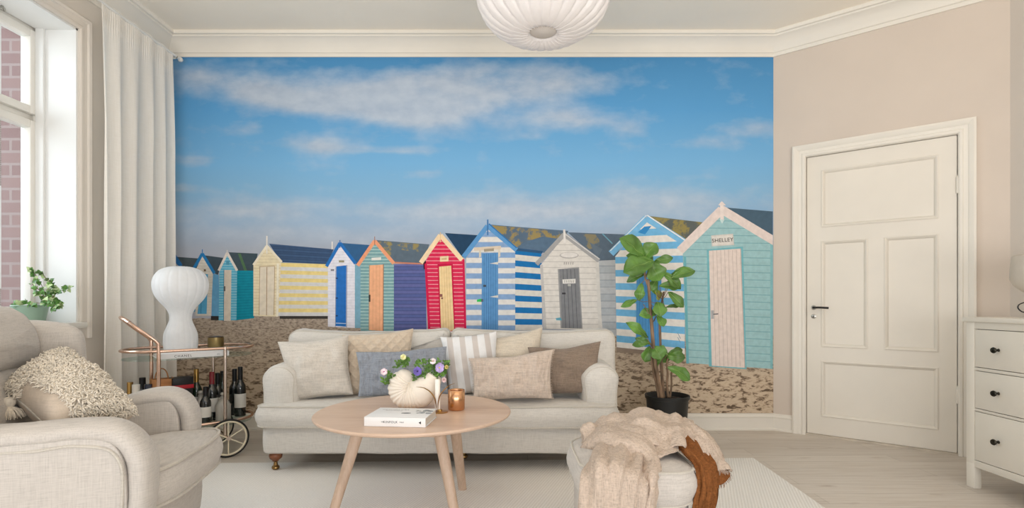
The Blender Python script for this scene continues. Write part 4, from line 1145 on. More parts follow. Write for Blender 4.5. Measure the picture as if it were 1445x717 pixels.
# hump across the back
A1=patch(rows(
 [(822,640,2.16),(826,618,2.24),(850,612,2.30),(890,608,2.33),(930,608,2.33),(965,612,2.28),(985,640,2.24)],
 [(820,622,2.10),(828,603,2.15),(852,590,2.20),(888,577,2.22),(925,584,2.22),(960,588,2.18),(982,606,2.16)],
 [(822,624,2.05),(834,611,2.07),(862,600,2.10),(894,588,2.08),(928,592,2.07),(962,596,2.06),(980,612,2.08)],
 [(826,630,2.02),(838,622,2.01),(868,611,2.00),(900,606,1.99),(934,606,1.98),(958,606,1.98),(968,622,2.00)],
 [(840,634,1.97),(850,629,1.96),(876,626,1.93),(908,626,1.90),(938,630,1.89),(954,634,1.89),(960,638,1.93)]),9,9,wr=.040,wsc=(6,3),wr2=.012,seed=3,thick=.005,rib=.0025,rib_n=22)
obj('top_fold',A1,M_thr,T,smooth=180)
# broad tail falling over the front-left
A2=patch(rows(
 [(846,624,2.06),(866,612,2.08),(890,606,2.06),(908,612,2.03),(920,626,2.00)],
 [(836,632,1.95),(860,623,1.94),(888,622,1.92),(912,634,1.91),(924,646,1.90)],
 [(828,648,1.83),(856,638,1.80),(888,642,1.79),(912,656,1.78),(924,672,1.76)],
 [(820,672,1.72),(850,660,1.68),(880,662,1.67),(904,684,1.67),(916,700,1.68)],
 [(814,712,1.70),(842,706,1.66),(872,708,1.65),(896,722,1.66),(908,726,1.68)],
 [(810,780,1.69),(838,776,1.65),(866,778,1.65),(890,782,1.66),(902,784,1.68)]),10,8,wr=.026,wsc=(9,1.0),wr2=.010,seed=8,thick=.005,roll=.01,rib=.004,rib_n=15)
obj('front_tail',A2,M_thr,T,smooth=180)
# rolled ridge from left edge arching over the tail
A3=patch(rows(
 [(820,634,2.02),(827,620,2.04),(836,608,2.10),(850,604,2.12)],
 [(842,632,1.93),(850,614,1.95),(862,606,1.99),(876,606,2.02)],
 [(872,640,1.86),(884,622,1.87),(896,614,1.92),(906,614,1.96)],
 [(900,658,1.80),(914,640,1.80),(922,630,1.86),(930,630,1.91)],
 [(908,690,1.70),(922,668,1.70),(930,660,1.76),(932,664,1.80)],
 [(904,730,1.665),(916,712,1.66),(924,704,1.68),(924,712,1.71)],
 [(896,780,1.66),(908,776,1.65),(914,778,1.66),(914,784,1.69)]),9,8,wr=.016,wsc=(3,5),wr2=.006,rib=.002,seed=21,thick=.006,roll=.012)
obj('edge_fold',A3,M_thr,T,smooth=180)
# flat layer left across the top
A5=patch(rows(
 [(816,640,2.04),(822,622,2.10),(836,610,2.16),(856,604,2.20)],
 [(832,642,1.95),(846,630,2.00),(862,620,2.05),(880,612,2.10)],
 [(856,646,1.88),(870,636,1.93),(886,626,1.97),(904,618,2.02)]),8,8,wr=.008,wsc=(5,3),wr2=.004,seed=41,thick=.005)
obj('under_fold',A5,M_thr,T,smooth=180)
# flap between hump and front, triangular
A6=patch(rows(
 [(898,628,1.97),(915,622,1.96),(934,620,1.95),(956,622,1.95)],
 [(904,642,1.88),(920,638,1.87),(938,634,1.87),(957,631,1.90)],
 [(912,657,1.80),(924,650,1.81),(940,642,1.83),(958,636,1.87)]),8,8,wr=.006,wsc=(4,3),wr2=.003,seed=51,thick=.005)
obj('corner_flap',A6,M_thr,T,smooth=180)
# right tail
A4=patch(rows(
 [(946,606,2.08),(958,594,2.14),(970,594,2.20),(980,606,2.26)],
 [(962,612,2.03),(976,604,2.08),(990,608,2.14),(998,622,2.20)],
 [(982,628,1.98),(996,618,2.02),(1008,626,2.07),(1012,642,2.12)],
 [(996,650,1.95),(1008,642,1.98),(1019,648,2.02),(1022,660,2.06)],
 [(1004,672,1.94),(1014,664,1.96),(1025,664,1.99),(1031,668,2.03)]),9,8,wr=.024,wsc=(7,1.5),wr2=.008,rib=.003,seed=33,thick=.005)
obj('right_tail',A4,M_thr,T,smooth=180)
fg=fringe(A4.rows[-1],(.15,-.1,-1),.018,.005,.0011,jit=.25)
fringe([r[-1] for r in A3.rows[30:]],(.7,-.1,-.6),.012,.006,.001,g=fg)
obj('fringe',fg,M_thr,T,kind='stuff')
T2=thing('throw_blanket','rust-brown muslin throw hanging down the right side of the footstool','blanket',(.64,1.9,.43))
B1=patch(rows(
 [(948,614,2.00),(958,613,2.01),(972,616,2.03),(984,622,2.04)],
 [(950,624,1.94),(966,622,1.94),(984,626,1.97),(998,636,1.99)],
 [(964,640,1.86),(980,636,1.86),(996,642,1.90),(1008,652,1.94)],
 [(980,660,1.80),(992,656,1.80),(1004,662,1.84),(1011,676,1.89)],
 [(984,690,1.78),(992,688,1.77),(1004,692,1.81),(1011,706,1.86)],
 [(978,722,1.78),(986,722,1.77),(998,726,1.80),(1007,736,1.85)],
 [(972,780,1.78),(984,780,1.77),(996,782,1.80),(1004,788,1.85)]),10,8,wr=.030,wsc=(8,1.3),wr2=.012,rib=.003,seed=61,thick=.005)
obj('front_tail',B1,M_rust,T2,smooth=180)
B2=patch(rows(
 [(996,640,1.97),(1006,640,2.01),(1016,648,2.05)],
 [(1004,660,1.95),(1014,660,1.99),(1026,664,2.02)],
 [(1006,684,1.94),(1018,684,1.96),(1031,672,2.00)]),8,8,wr=.010,wsc=(6,1.3),wr2=.004,seed=71,thick=.005)
obj('side_tail',B2,M_rust,T2,smooth=180)
fg=fringe(B2.rows[-1],(.2,-.1,-1),.016,.005,.0011); fringe([r[0] for r in B1.rows[22:]],(-.8,-.3,-.3),.008,.006,.001,g=fg)
obj('fringe',fg,M_rust,T2,kind='stuff')

# ================================================================== curtain
def curt_mat():
    m,nt,bs=newmat('sheer cream linen'); a=noise(nt,coords(nt,(30,240,8)),1,3); b=noise(nt,coords(nt,(20,20,240)),1,3)
    s=math_(nt,'ADD',math_(nt,'MULTIPLY',a,.6),math_(nt,'MULTIPLY',b,.4))
    col=ramp(nt,s,[(.3,lin((234,230,222))),(.7,lin((244,241,235)))]); nt.links.new(col,bs.inputs['Base Color']); bs.inputs['Roughness'].default_value=.95
    bs.inputs['Specular IOR Level'].default_value=.1
    t=nd(nt,'ShaderNodeBsdfTranslucent'); nt.links.new(col,t.inputs['Color']); mx=nd(nt,'ShaderNodeMixShader'); mx.inputs[0].default_value=.22
    o=nt.nodes['Material Output']; nt.links.new(bs.outputs[0],mx.inputs[1]); nt.links.new(t.outputs[0],mx.inputs[2]); nt.links.new(mx.outputs[0],o.inputs['Surface'])
    bump(nt,bs,s,.2,.001); return m
M_cur=curt_mat()
CY0,CY1,CX=3.19,3.86,-2.50; NU,NV=190,46
vs=[];fs=[]
for j in range(NV+1):
    t=j/NV; z=2.815-(2.815-.018)*(t**1.0)
    for i in range(NU+1):
        u=i/NU; tt=t*1.0
        y0=CY0+.004*sin(t*6); y1=CY1+ .03*t
        ph=u*2*pi*5.2+1.3*sin(u*5+1)+1.2*mn.noise(Vector((u*3,t*1.2,2)))*min(1,t*2)
        amp=.004+.022*min(1,t*4)*(.6+.7*mn.noise(Vector((u*6,5,t*.6))))
        gather=.006*sin(u*2*pi*44)*math.exp(-((t-.022)/.02)**2)
        x=CX+amp*sin(ph)+gather+.006*mn.noise(Vector((u*9,t*4,1)))
        if t<.012: z_=z+.012
        else: z_=z
        vs.append(Vector((x,y0+(y1-y0)*u+.012*sin(ph*1+1.5)*min(1,t*4),z_)))
for j in range(NV):
    for i in range(NU):
        a=j*(NU+1)+i; fs.append((a,a+1,a+NU+2,a+NU+1))
g=G(); g.add(vs,fs)
tag(obj('curtain',g,M_cur,smooth=180),'floor-length cream linen curtain gathered on a rod, between window and mural','curtain')
rod=thing('curtain_rod','slim white curtain rod with wall brackets above the window','curtain rod',(CX,2.5,2.81))
obj('pole',tube([(CX-.0,.9,2.812),(CX,3.94,2.812)],.0095,12),M_win,rod)
for y in (1.25,3.10,3.90):
    b=obj('bracket',tube(cr([(XL,y,2.80),(XL+.05,y,2.795),(CX,y,2.798)],4),.006,8),M_win,rod)
    obj('cup_hook',tube([(CX+.013*cos(a),y,2.812+.013*sin(a)) for a in [pi*(1+.1*k) for k in range(11)]],.003,6),M_steel,b)
obj('finial',lathe([(0,0),(.014,.003),(.018,.014),(.014,.025),(0,.028)],14,M=Matrix.Translation((CX,3.94,2.812))@Matrix.Rotation(-pi/2,4,'X')),M_win,rod)

# ================================================================== bar cart
M_rg=metal('rose gold tube',(226,192,172),.2); M_tyre=plain('black rubber',(26,26,26),.6); M_crm=plain('cream wheel rim',(224,214,190),.4)
M_sil=metal('pale champagne tube',(206,190,178),.22)
m,nt,bs=newmat('table glass'); nt.nodes.remove(bs); o_=nt.nodes['Material Output']
tr=nd(nt,'ShaderNodeBsdfTransparent'); tr.inputs['Color'].default_value=(.86,.93,.91,1); gl=nd(nt,'ShaderNodeBsdfGlossy'); gl.inputs['Roughness'].default_value=.03; mx=nd(nt,'ShaderNodeMixShader'); mx.inputs[0].default_value=.14
nt.links.new(tr.outputs[0],mx.inputs[1]); nt.links.new(gl.outputs[0],mx.inputs[2]); nt.links.new(mx.outputs[0],o_.inputs['Surface']); M_tg=m
ca=radians(40); CC=Vector((-2.06,3.36,0))
cart=thing('bar_cart','rose-gold oval bar trolley with glass shelves and large cream wheels, beside the curtain','bar cart',tuple(CC),ca)
HL,HD,RZ=.362,.185,.690
def stad(hl,hd,n=12):
    r=hd; out=[]
    for k in range(n+1): a=-pi/2+pi*k/n; out.append(Vector((hl-r+r*cos(a),r*sin(a))))
    for k in range(n+1): a=pi/2+pi*k/n; out.append(Vector((-hl+r+r*cos(a),r*sin(a))))
    return out
CL=lambda name,g,mat,par=cart,**k: obj(name,g,mat,par,local=True,**k)
for z,nm in ((.640,'top'),(.205,'bottom')):
    sh=CL('glass_shelf',puff(resample(stad(HL-.004,HD-.004),.04),z-.007,z,.002,rings=2),M_tg)
    CL('rail',tube([Vector((p.x,p.y,z+(.050 if z>.5 else .02))) for p in resample(stad(HL,HD),.03)],.009,10,closed=True),M_rg,par=sh)
for x in (-.19,.162):
    for y in (-HD,HD):
        m_=M_rg if x<0 else M_sil
        if x<0:
            yy=y*1.0
            CL('post',tube(cr([(x,yy,.12),(x,yy,.45),(x,yy,.70),(x-.008,yy,.745),(x-.05,yy*.97,.785),(x-.105,yy*.85,.832),(x-.135,yy*.68,.862)],6),.0105,10),m_)
        else: CL('post',tube([(x,yy_,z) for yy_,z in ((y,.13),(y,.70))],.0105,10),m_)
CL('handle',tube(cr([(-.325,-HD*.68,.862),(-.345,-HD*.5,.878),(-.357,-.035,.889),(-.357,.035,.889),(-.345,HD*.5,.878),(-.325,HD*.68,.862)],6),.012,10),M_rg)
def wheel(x,y,R):
    Mx=Matrix.Translation((x,y,R+.001))@Matrix.Rotation(pi/2,4,'X')
    w=CL('wheel',G().merge(tube([(( R-.017)*cos(a),(R-.017)*sin(a),0) for a in [2*pi*k/48 for k in range(48)]],.0085,8,closed=True,flat=.8),Mx),M_crm)
    ty=CL('tyre',G().merge(tube([((R-.006)*cos(a),(R-.006)*sin(a),0) for a in [2*pi*k/48 for k in range(48)]],.0065,8,closed=True),Mx),M_tyre,par=w)
    CL('hub',lathe([(0,-.014),(.014,-.014),(.014,.014),(0,.014)],14,M=Mx),M_sil,par=w)
    for k in range(6):
        a=pi/6+pi*k/3; g=G().merge(tube([(.01*cos(a),.01*sin(a),0),((R-.02)*cos(a),(R-.02)*sin(a),0)],.0042,6),Mx); CL('spoke',g,M_crm,par=w)
wheel(.176,-HD-.022,.121); wheel(.176,HD+.022,.121)
CL('axle',tube([(.176,-HD-.03,.122),(.176,HD+.03,.122)],.007,8),M_sil)
for y in (-HD,HD):
    c=CL('caster',G().merge(tube([(.022*cos(a),.022*sin(a),0) for a in [2*pi*k/16 for k in range(16)]],.010,8,closed=True),Matrix.Translation((-.19,y,.033))@Matrix.Rotation(pi/2,4,'X')),M_tyre)
    CL('caster_fork',tube([(-.19,y-.013,.033),(-.19,y-.013,.07),(-.19,y,.12)],.004,6),M_sil,par=c)
def cw(x,y,z): return wm(cart)@Vector((x,y,z))
Mc=wm(cart)
# book under the lamp
fb=thing('fashion_book','large white book lying on the glass top of the bar trolley under the lamp','book',tuple(cw(.0,-.012,.6405)),ca)
obj('cover',(lambda g:[g.merge(box(-.19,.19,-.145,.145,0,.0025,.001)),g.merge(box(-.19,.19,-.145,.145,.0275,.030,.001)),g.merge(box(-.19,.19,-.1455,-.142,0,.030,.001))] and g)(G()),M_paper,fb,local=True)
obj('page_block',box(-.186,.186,-.141,.141,.0025,.0275),M_page,fb,local=True)
obj('spine_lettering',tl('CHANEL',.020,-.062,-.146,.013,'spine',sp=1.3),M_blk,fb,local=True)
obj('spine_mark',tl('CC',.012,.13,-.146,.013,'spine'),M_blk,fb,local=True)
# cocoon lamp
def lamp_mat(name,c,tf=.35):
    m,nt,bs=newmat(name); f=noise(nt,coords(nt),30,3); col=ramp(nt,f,[(.3,lin(scl(c,.98))),(.7,lin(c))])
    nt.links.new(col,bs.inputs['Base Color']); bs.inputs['Roughness'].default_value=.5
    t=nd(nt,'ShaderNodeBsdfTranslucent'); nt.links.new(col,t.inputs['Color']); mx=nd(nt,'ShaderNodeMixShader'); mx.inputs[0].default_value=tf
    o=nt.nodes['Material Output']; nt.links.new(bs.outputs[0],mx.inputs[1]); nt.links.new(t.outputs[0],mx.inputs[2]); nt.links.new(mx.outputs[0],o.inputs['Surface']); return m
M_coc=lamp_mat('white cocoon resin',(250,251,252),.45)
LZ=.6715; lc=P(255,488,3.37); lc.z=LZ
lp_=thing('table_lamp','white ribbed mushroom-shaped cocoon lamp standing on the bar trolley','lamp',tuple(lc))
prof=[(22,488),(24,485),(25,479),(25,470),(24,464),(21,457),(17.5,450),(16.2,445),(17,438),(21,431),(28,424),(34.5,417),(39,409),(40.8,401),(40.2,393),(37,386),(31,380),(22,376),(12,374.2),(4,373.8)]
kk=3.37/F; pf=[(r*kk*.845,LZ+(488-y)*kk*1.04) for r,y in prof]
pf=[(p.x,p.y) for p in [Vector(q) for q in cr([Vector((r,z,0)) for r,z in pf],3)]]
NR=18
rip=lambda a,t: 1-.035*abs(sin(a*NR/2+.4))**.35*0-.03*(1-abs(sin(a*NR/2+.4)))**4+ .004*sin(a*NR)
obj('shade',lathe(pf,NR*10,c=(lc.x,lc.y,0),rip=rip,cap0=False),M_coc,lp_,smooth=180)
obj('base_ring',lathe([(.050,LZ+.0),(.083,LZ+.0),(.083,LZ+.004),(.050,LZ+.004)],36,c=(lc.x,lc.y,0)),M_sil,lp_)
cc_=G()
for j in range(NR):
    a=2*pi*(j+.5)/NR-.8/NR*1; 
    cc_.merge(tube([Vector((lc.x+(r+.0004)*cos(a)*.985,lc.y+(r+.0004)*sin(a)*.985,z)) for r,z in pf[2:-3:2]],.0011,4))
obj('wire_ribs',cc_,M_coc,lp_,kind='stuff')
# scented candle jar
tj=thing('candle_jar','olive-gold metal candle jar on the trolley to the right of the lamp','candle jar',tuple(cw(.175,.035,.692)))
jc=P(304.5,489,3.47); jc.z=.6715; tj.location=jc; WM[tj.name]=Matrix.Translation(jc)
obj('jar',lathe([(0,0),(.046,0),(.048,.003),(.048,.078),(.046,.078),(.045,.008),(0,.008)],32,c=jc),metal('olive gold',(146,128,86),.4),tj)
obj('lid',lathe([(0,.070),(.0445,.070),(.0445,.084),(.02,.087),(0,.087)],32,c=jc),plain('dark lid',(70,54,40),.4),tj)
# bottles and boxes on the lower shelf
SZ=.2055
def glassy(name,c,tr_=0.0): return plain(name,c,.08,0,.03,10,spec=.7,coat=.5)
M_dk=glassy('dark bottle glass',(18,22,20)); M_gr=glassy('green bottle glass',(34,48,32)); M_nv=glassy('navy bottle',(38,46,66)); M_rd=glassy('red foil',(128,24,38)); M_gld=metal('gold foil',(186,150,88),.3)
M_wht=plain('white label',(220,216,208),.6); M_clr=glassy('clear decanter glass',(170,166,158)); M_am=glassy('amber spirit',(120,80,40)); M_bk=plain('matte black cap',(20,20,22),.4)
def shelf(px,yl):
    k=(px-722.5)/F; ax,ay=cos(ca),sin(ca); bx=CC.x-sin(ca)*yl; by=CC.y+cos(ca)*yl
    x=(k*by-bx)/(ax-k*ay); return Vector((bx+ax*x,by+ay*x,SZ))
def bottle(lbl,px,zoff,h,r,mg,mc,ml=None,capr=.0145,neck=.3,Y=None,shoulder=.62):
    # px sits on the shelf at depth Y
    c=shelf(px,Y)
    t=thing('bottle',lbl,'bottle',tuple(c),group='bottles on the lower shelf of the bar trolley')
    H=h; b=[(0,0),(r*.92,0),(r,.006),(r,H*shoulder*.9),(r*.93,H*shoulder),(r*.55,H*(shoulder+.08)),(.0135,H*(shoulder+.14)),(.0125,H*.93),(.0135,H*.935),(.0135,H*.95),(0,H*.95)]
    obj('glass_body',lathe(b,20,c=c),mg,t)
    obj('cap',lathe([(0,H*(1-neck*.5)),(capr,H*(1-neck*.5)),(capr,H*.995),(capr*.9,H),(0,H)],14,c=c),mc,t)
    if ml: obj('paper_label',lathe([(r+.0004,H*.18),(r+.0008,H*.18),(r+.0008,H*.46),(r+.0004,H*.46)],20,c=c,cap0=False,cap1=False),ml,t)
bottle('gold-capped bottle at the far left end of the bar trolley shelf',183.5,0,.288,.030,M_am,M_gld,M_wht,.016,.5,.06)
bottle('white-topped bottle beside the gold-capped one, left end of the trolley',192,0,.282,.034,M_wht,M_wht,None,.021,.6,-.03,.72)
bottle('short black-capped bottle left of the wooden box on the trolley',201,0,.305,.032,M_nv,M_bk,M_wht,.018,.45,.10)
bottle('navy blue squat bottle just left of the wooden box on the trolley',209,0,.275,.037,M_nv,M_nv,None,.022,.5,.0,.7)
bottle('slim gold-necked bottle behind, right of the red and black box',277,0,.335,.035,M_gr,M_gld,M_wht,.0155,.75,.11)
bottle('dark wine bottle with red foil neck near the rear trolley post',299,0,.318,.0375,M_dk,M_rd,M_wht,.0155,.62,.03)
bottle('small dark bottle with a round white label near the wheel',290,0,.235,.032,M_dk,M_bk,M_wht,.014,.5,-.06)
bottle('dark bottle with a black cap right of the red foil bottle',307,0,.300,.033,M_dk,M_bk,M_wht,.015,.5,.085)
bottle('slender dark green bottle behind the glass decanter',313.5,0,.305,.026,M_gr,M_bk,M_wht,.013,.6,.135)
bottle('tall black wine bottle at the right end of the trolley shelf, in front',339,0,.335,.036,M_dk,M_bk,M_wht,.0155,.6,.045)
bottle('tall black wine bottle at the right end of the trolley shelf, behind',331,0,.315,.034,M_dk,M_bk,None,.0155,.6,.115)
# decanters
def decanter(lbl,px,Y,r,h,mat,knob=True):
    c=shelf(px,Y); t=thing('decanter',lbl,'decanter',tuple(c),group='decanters on the bar trolley')
    obj('glass_body',lathe([(0,0),(r*.9,0),(r,.01),(r,h*.55),(r*.6,h*.72),(.014,h*.78),(.016,h*.86),(0,h*.86)],24,c=c,rip=lambda a,t_:1+.03*abs(sin(a*6))),mat,t)
    obj('stopper',lathe([(0,h*.86),(.010,h*.86),(.018,h*.93),(.012,h*.99),(0,h)],16,c=c),mat,t)
decanter('clear cut-glass decanter behind the trolley wheel',315,-.055,.045,.19,M_clr)
decanter('small clear glass decanter left of the trolley wheel',283,.04,.034,.20,M_clr)
wc=cw(-.085,-.07,SZ)
wb=thing('wooden_box','small tan wooden box with an arched handle on the lower trolley shelf','box',tuple(shelf(228,.04)),ca)
M_tan=wood('tan box wood',(150,98,54),(178,120,70),(196,140,88),.6,(1.5,20,20),3)
g=G(); hh=.300
for b in ((-.06,.06,-.035,-.030),(-.06,.06,.030,.035)):
    for k_ in range(5): g.merge(box(b[0],b[1],b[2],b[3],.002+k_*hh/5,hh/5*(k_+1)-.003,.001))
g.merge(box(-.06,-.055,-.035,.035,0,hh)); g.merge(box(.055,.06,-.035,.035,0,hh)); g.merge(box(-.06,.06,-.035,.035,0,.005))
obj('slatted_body',g,M_tan,wb,local=True)
obj('handle',tube([(.035*cos(a),0,hh-.01+.07*sin(a)) for a in [pi*k/12 for k in range(13)]],.0035,6),M_tan,wb,local=True)
rb=thing('gift_box','black box with a red band on the lower trolley shelf, right of the wooden box','box',tuple(shelf(256,.03)),ca+.1)
obj('carton',box(-.055,.055,-.04,.04,0,.25,.003),M_bk,rb,local=True); obj('lid',box(-.058,.058,-.043,.043,.25,.298,.003),M_bk,rb,local=True)
obj('red_band',box(-.059,.059,-.044,.044,.228,.252,.001),plain('red band',(176,28,44),.5),rb,local=True)
# ================================================================== pendant
M_pen=lamp_mat('pleated white silk',(246,243,242),.35)
PC=P(766.5,0,2.40); px_,py_=PC.x,PC.y
pen=thing('pendant_lamp','round pleated white silk pendant lamp hanging from the ceiling','lamp',(px_,py_,2.2))
pf=[(.058,2.222),(.075,2.206),(.105,2.200),(.150,2.206),(.200,2.226),(.245,2.256),(.280,2.298),(.303,2.350),(.314,2.41),(.312,2.47),(.296,2.53),(.262,2.585),(.21,2.625),(.15,2.645),(.09,2.65),(.05,2.65)]
NP=26
def prip(a,t):
    s=abs(sin(a*NP/2)); w=.25+.75*sin(pi*min(1,max(0,t)))
    return 1-.075*w*(1-s)**2+ (.004*sin(a*NP*5) if t<.25 else .0015*sin(a*NP*4))
obj('shade',lathe(pf,NP*14,c=(px_,py_,0),rip=prip,cap0=False,cap1=False),M_pen,pen,smooth=180)
rb_=G()
for j in range(NP):
    a=2*pi*j/NP; rb_.merge(tube([Vector((px_+r*.928*cos(a),py_+r*.928*sin(a),z-.0015)) for r,z in pf[1:-2]],.0014,5))
obj('wire_ribs',rb_,M_pen,pen,kind='stuff')
obj('bottom_disc',lathe([(0,2.216),(.056,2.216),(.060,2.219),(.060,2.224),(0,2.224)],40,c=(px_,py_,0)),plain('matt acrylic disc',(214,208,202),.5),pen)
g=G(); rnd=random.Random(9)
for i in range(70):
    a=2*pi*i/70; r=.062; b=Vector((px_+r*cos(a),py_+r*sin(a),2.221)); o2=Vector((cos(a),sin(a),0))
    g.merge(tube([b,b+o2*.012+Vector((0,0,-.008-rnd.random()*.006)),b+o2*.022+Vector((0,0,-.010))],[.0035,.004,.001],5))
obj('gathered_ruffle',g,M_pen,pen,kind='stuff',smooth=180)
obj('cord',tube([(px_,py_,2.64),(px_,py_,3.0)],.003,8),M_wht,pen); obj('ceiling_cup',lathe([(0,2.95),(.012,2.955),(.05,2.99),(.052,3.018),(0,3.019)],28,c=(px_,py_,0)),M_wht,pen)

# ================================================================== fig tree
M_pot=plain('black plastic pot',(30,30,29),.45,var=.08,sc=10); M_bark=plain('fig bark',(124,102,82),.85,var=.28,sc=28,bmp=.6,bsc=60,aniso=(1,1,.3)); M_soil=plain('potting soil',(50,38,30),.95,var=.3,sc=60,bmp=.8,bsc=50)
def fig_mat(name,c):
    m,nt,bs=newmat(name); f=noise(nt,coords(nt),7,4); nt.links.new(ramp(nt,f,[(.3,lin(scl(c,.78))),(.5,lin(c)),(.72,lin(scl(c,1.22)))]),bs.inputs['Base Color'])
    bs.inputs['Roughness'].default_value=.38; bs.inputs['Specular IOR Level'].default_value=.5; bump(nt,bs,noise(nt,coords(nt),45,3),.35,.003); return m
M_fl=fig_mat('fig leaf',(88,128,54)); M_fy=fig_mat('yellowing fig leaf',(150,156,66)); M_vein=plain('fig leaf vein',(146,172,96),.5)
FY=3.66; fc=P(941.5,0,FY)
fig=thing('fiddle_leaf_fig','fiddle-leaf fig in a black nursery pot, right of the sofa','plant',(fc.x,fc.y,0))
obj('pot',lathe([(0,0),(.118,0),(.122,.004),(.143,.310),(.151,.312),(.153,.334),(.147,.336),(.143,.322),(.138,.30),(0,.30)],44,c=(fc.x,fc.y,.001)),M_pot,fig)
sg_=lathe([(0,.296),(.137,.298),(.135,.306),(.06,.312),(0,.312)],30,c=(fc.x,fc.y,0)); sg_.wob(.006,40); obj('soil',sg_,M_soil,fig,smooth=180)
def cpx(x,y,d=0.0): return P(850+x/2.5625,320+y/2.5625,FY+d)
def trunk(pts,r0,r1):
    q=cr([cpx(*p) for p in pts],5); n=len(q); return tube(q,[r0+(r1-r0)*i/(n-1)+.0012*mn.noise(Vector((i*.7,r0*50,0))) for i in range(n)],10)
for pts,a,b in (([(216,622,-.01),(204,560,-.02),(192,500,-.02),(184,430,-.03),(178,350,-.03),(172,280,-.02),(168,222,-.02),(166,190,-.02)],.0145,.010),
   ([(222,622,.03),(217,560,.03),(213,480,.03),(209,400,.02),(208,330,.02),(216,270,.02),(222,235,.01)],.012,.006),
   ([(206,620,.0),(196,570,.0),(184,520,0),(178,470,-.01)],.0115,.006),
   ([(238,618,0),(234,570,0),(236,530,0),(233,495,0),(240,468,0)],.0095,.005),
   ([(244,618,.02),(250,575,.02),(250,530,.02),(256,495,.02)],.008,.004),
   ([(168,222,-.02),(158,195,-.02),(153,170,-.02),(160,140,-.01),(166,110,0)],.007,.004),
   ([(176,330,-.02),(160,300,-.03),(148,280,-.03)],.004,.002)):
    obj('trunk' if a>.009 else 'branch',trunk(pts,a,b),M_bark,fig,smooth=180)
def fid(t): return max(.03,(sin(pi*min(1,t*.97+.03)**1.25)**.75)*(1-.22*math.exp(-((t-.38)/.16)**2)))
LV=[(150,112,62,42,58,0),(150,118,196,60,46,0),(170,128,86,104,34,.03),(186,124,76,166,58,-.04),(172,126,208,196,52,-.02),(186,128,256,112,24,0),(152,172,88,200,26,.02),(142,204,133,268,30,-.02),(214,164,284,226,32,.0),(250,186,336,160,36,-.03),(240,182,300,143,14,.04),(206,214,284,216,32,0),(238,236,294,292,30,-.02),(124,264,66,290,20,-.02),(188,226,206,266,32,.05),(186,290,222,312,44,-.05),(200,272,210,326,40,-.04),(228,292,276,290,16,.02),(196,312,133,320,34,0),(196,322,222,362,34,-.03),(162,402,86,346,30,-.05),(172,420,108,428,24,.0),(176,424,118,404,22,.04),(172,432,154,490,36,.03),(186,432,216,480,42,-.03),(236,462,196,440,32,-.03),(232,466,300,474,36,-.0),(238,458,290,446,24,.04),(236,508,316,556,42,-.06),(214,482,186,500,22,-.02),(176,150,150,100,36,.05),(196,190,172,232,30,.06),(214,450,236,490,36,.04),(168,470,186,452,30,.05),(196,246,178,200,26,.05)]
rnd=random.Random(21); fg1=G(); fg2=G(); vn=G(); stm=G()
for i,(bx,by,tx,ty,w,d) in enumerate(LV):
    dt=rnd.uniform(-.07,.03); B=cpx(bx,by,d); Tt=cpx(tx,ty,d+dt); wd=(1.5 if i<6 else 1.34)*w/2.5625*FY/F
    nv=Vector((rnd.uniform(-.45,.45),-1,rnd.uniform(.05,.75)))
    lf=leaf(B,Tt,wd,nv,12,4,fid,.10,.10,.10,i)
    (fg2 if i==14 else fg1).merge(lf)
    nb=9; mid=[lf.v[r*nb+4] for r in range(13)]; nrm=(Tt-B).cross(nv).cross(Tt-B).normalized()
    if nrm.y>0: nrm=-nrm
    vn.merge(tube([p+nrm*.0008 for p in mid[:12]],[.0016-.0001*k_ for k_ in range(12)],5))
    ax=min((cpx(178,350,-.03),cpx(209,400,.02),cpx(158,180,-.02),cpx(172,270,-.02),cpx(213,480,.03),cpx(184,440,-.03),cpx(218,260,.02),cpx(236,500,0)),key=lambda q:(q-B).length)
    stm.merge(tube([B,(B+ax)/2+Vector((0,0,-.01)),ax],.0022,5))
obj('foliage',fg1,M_fl,fig,smooth=180,label='large glossy green fiddle-shaped leaves'); obj('yellow_leaf',fg2,M_fy,fig,smooth=180,label='yellowing leaf')
obj('leaf_veins',vn,M_vein,fig,kind='stuff'); obj('leaf_stalks',stm,M_bark,fig,kind='stuff')

# ================================================================== ivy on the sill
IY=3.02; ic=Vector((-2.775,IY-.0,WZ0))
iv=thing('potted_ivy','variegated ivy in a sage-green pot on the window sill','plant',tuple(ic))
obj('pot',lathe([(0,0),(.062,0),(.066,.004),(.083,.098),(.086,.100),(.085,.106),(.080,.104),(.076,.09),(0,.09)],36,c=ic),plain('sage ceramic',(142,168,150),.45),iv)
M_iv=plain('ivy leaf',(84,126,62),.4,var=.3,sc=40); M_iw=plain('pale ivy leaf',(176,196,146),.4,var=.2,sc=40)
M_ist=plain('ivy vine',(110,84,66),.7)
def ivl(t): return max(.04,[.2,.75,1,.78,.55,.42,.25,.05][min(7,int(t*7.99))])
rnd=random.Random(14); ga=G();gb=G();gs=G(); tp_=ic+Vector((0,0,.10))
def ip(px,py,Y): return P(px,py,Y)
vines=[[(66,424),(60,405),(50,388),(46,382)],[(66,424),(74,402),(64,392),(60,384)],[(68,426),(80,414),(92,408),(97,407)],[(66,426),(56,410),(44,400)],[(66,428),(74,420),(84,428),(88,431)],[(62,428),(46,428),(30,430),(20,430)],[(66,426),(70,412),(74,404),(70,396)],[(66,426),(60,415),(52,412)],[(70,428),(78,432),(80,436)]]
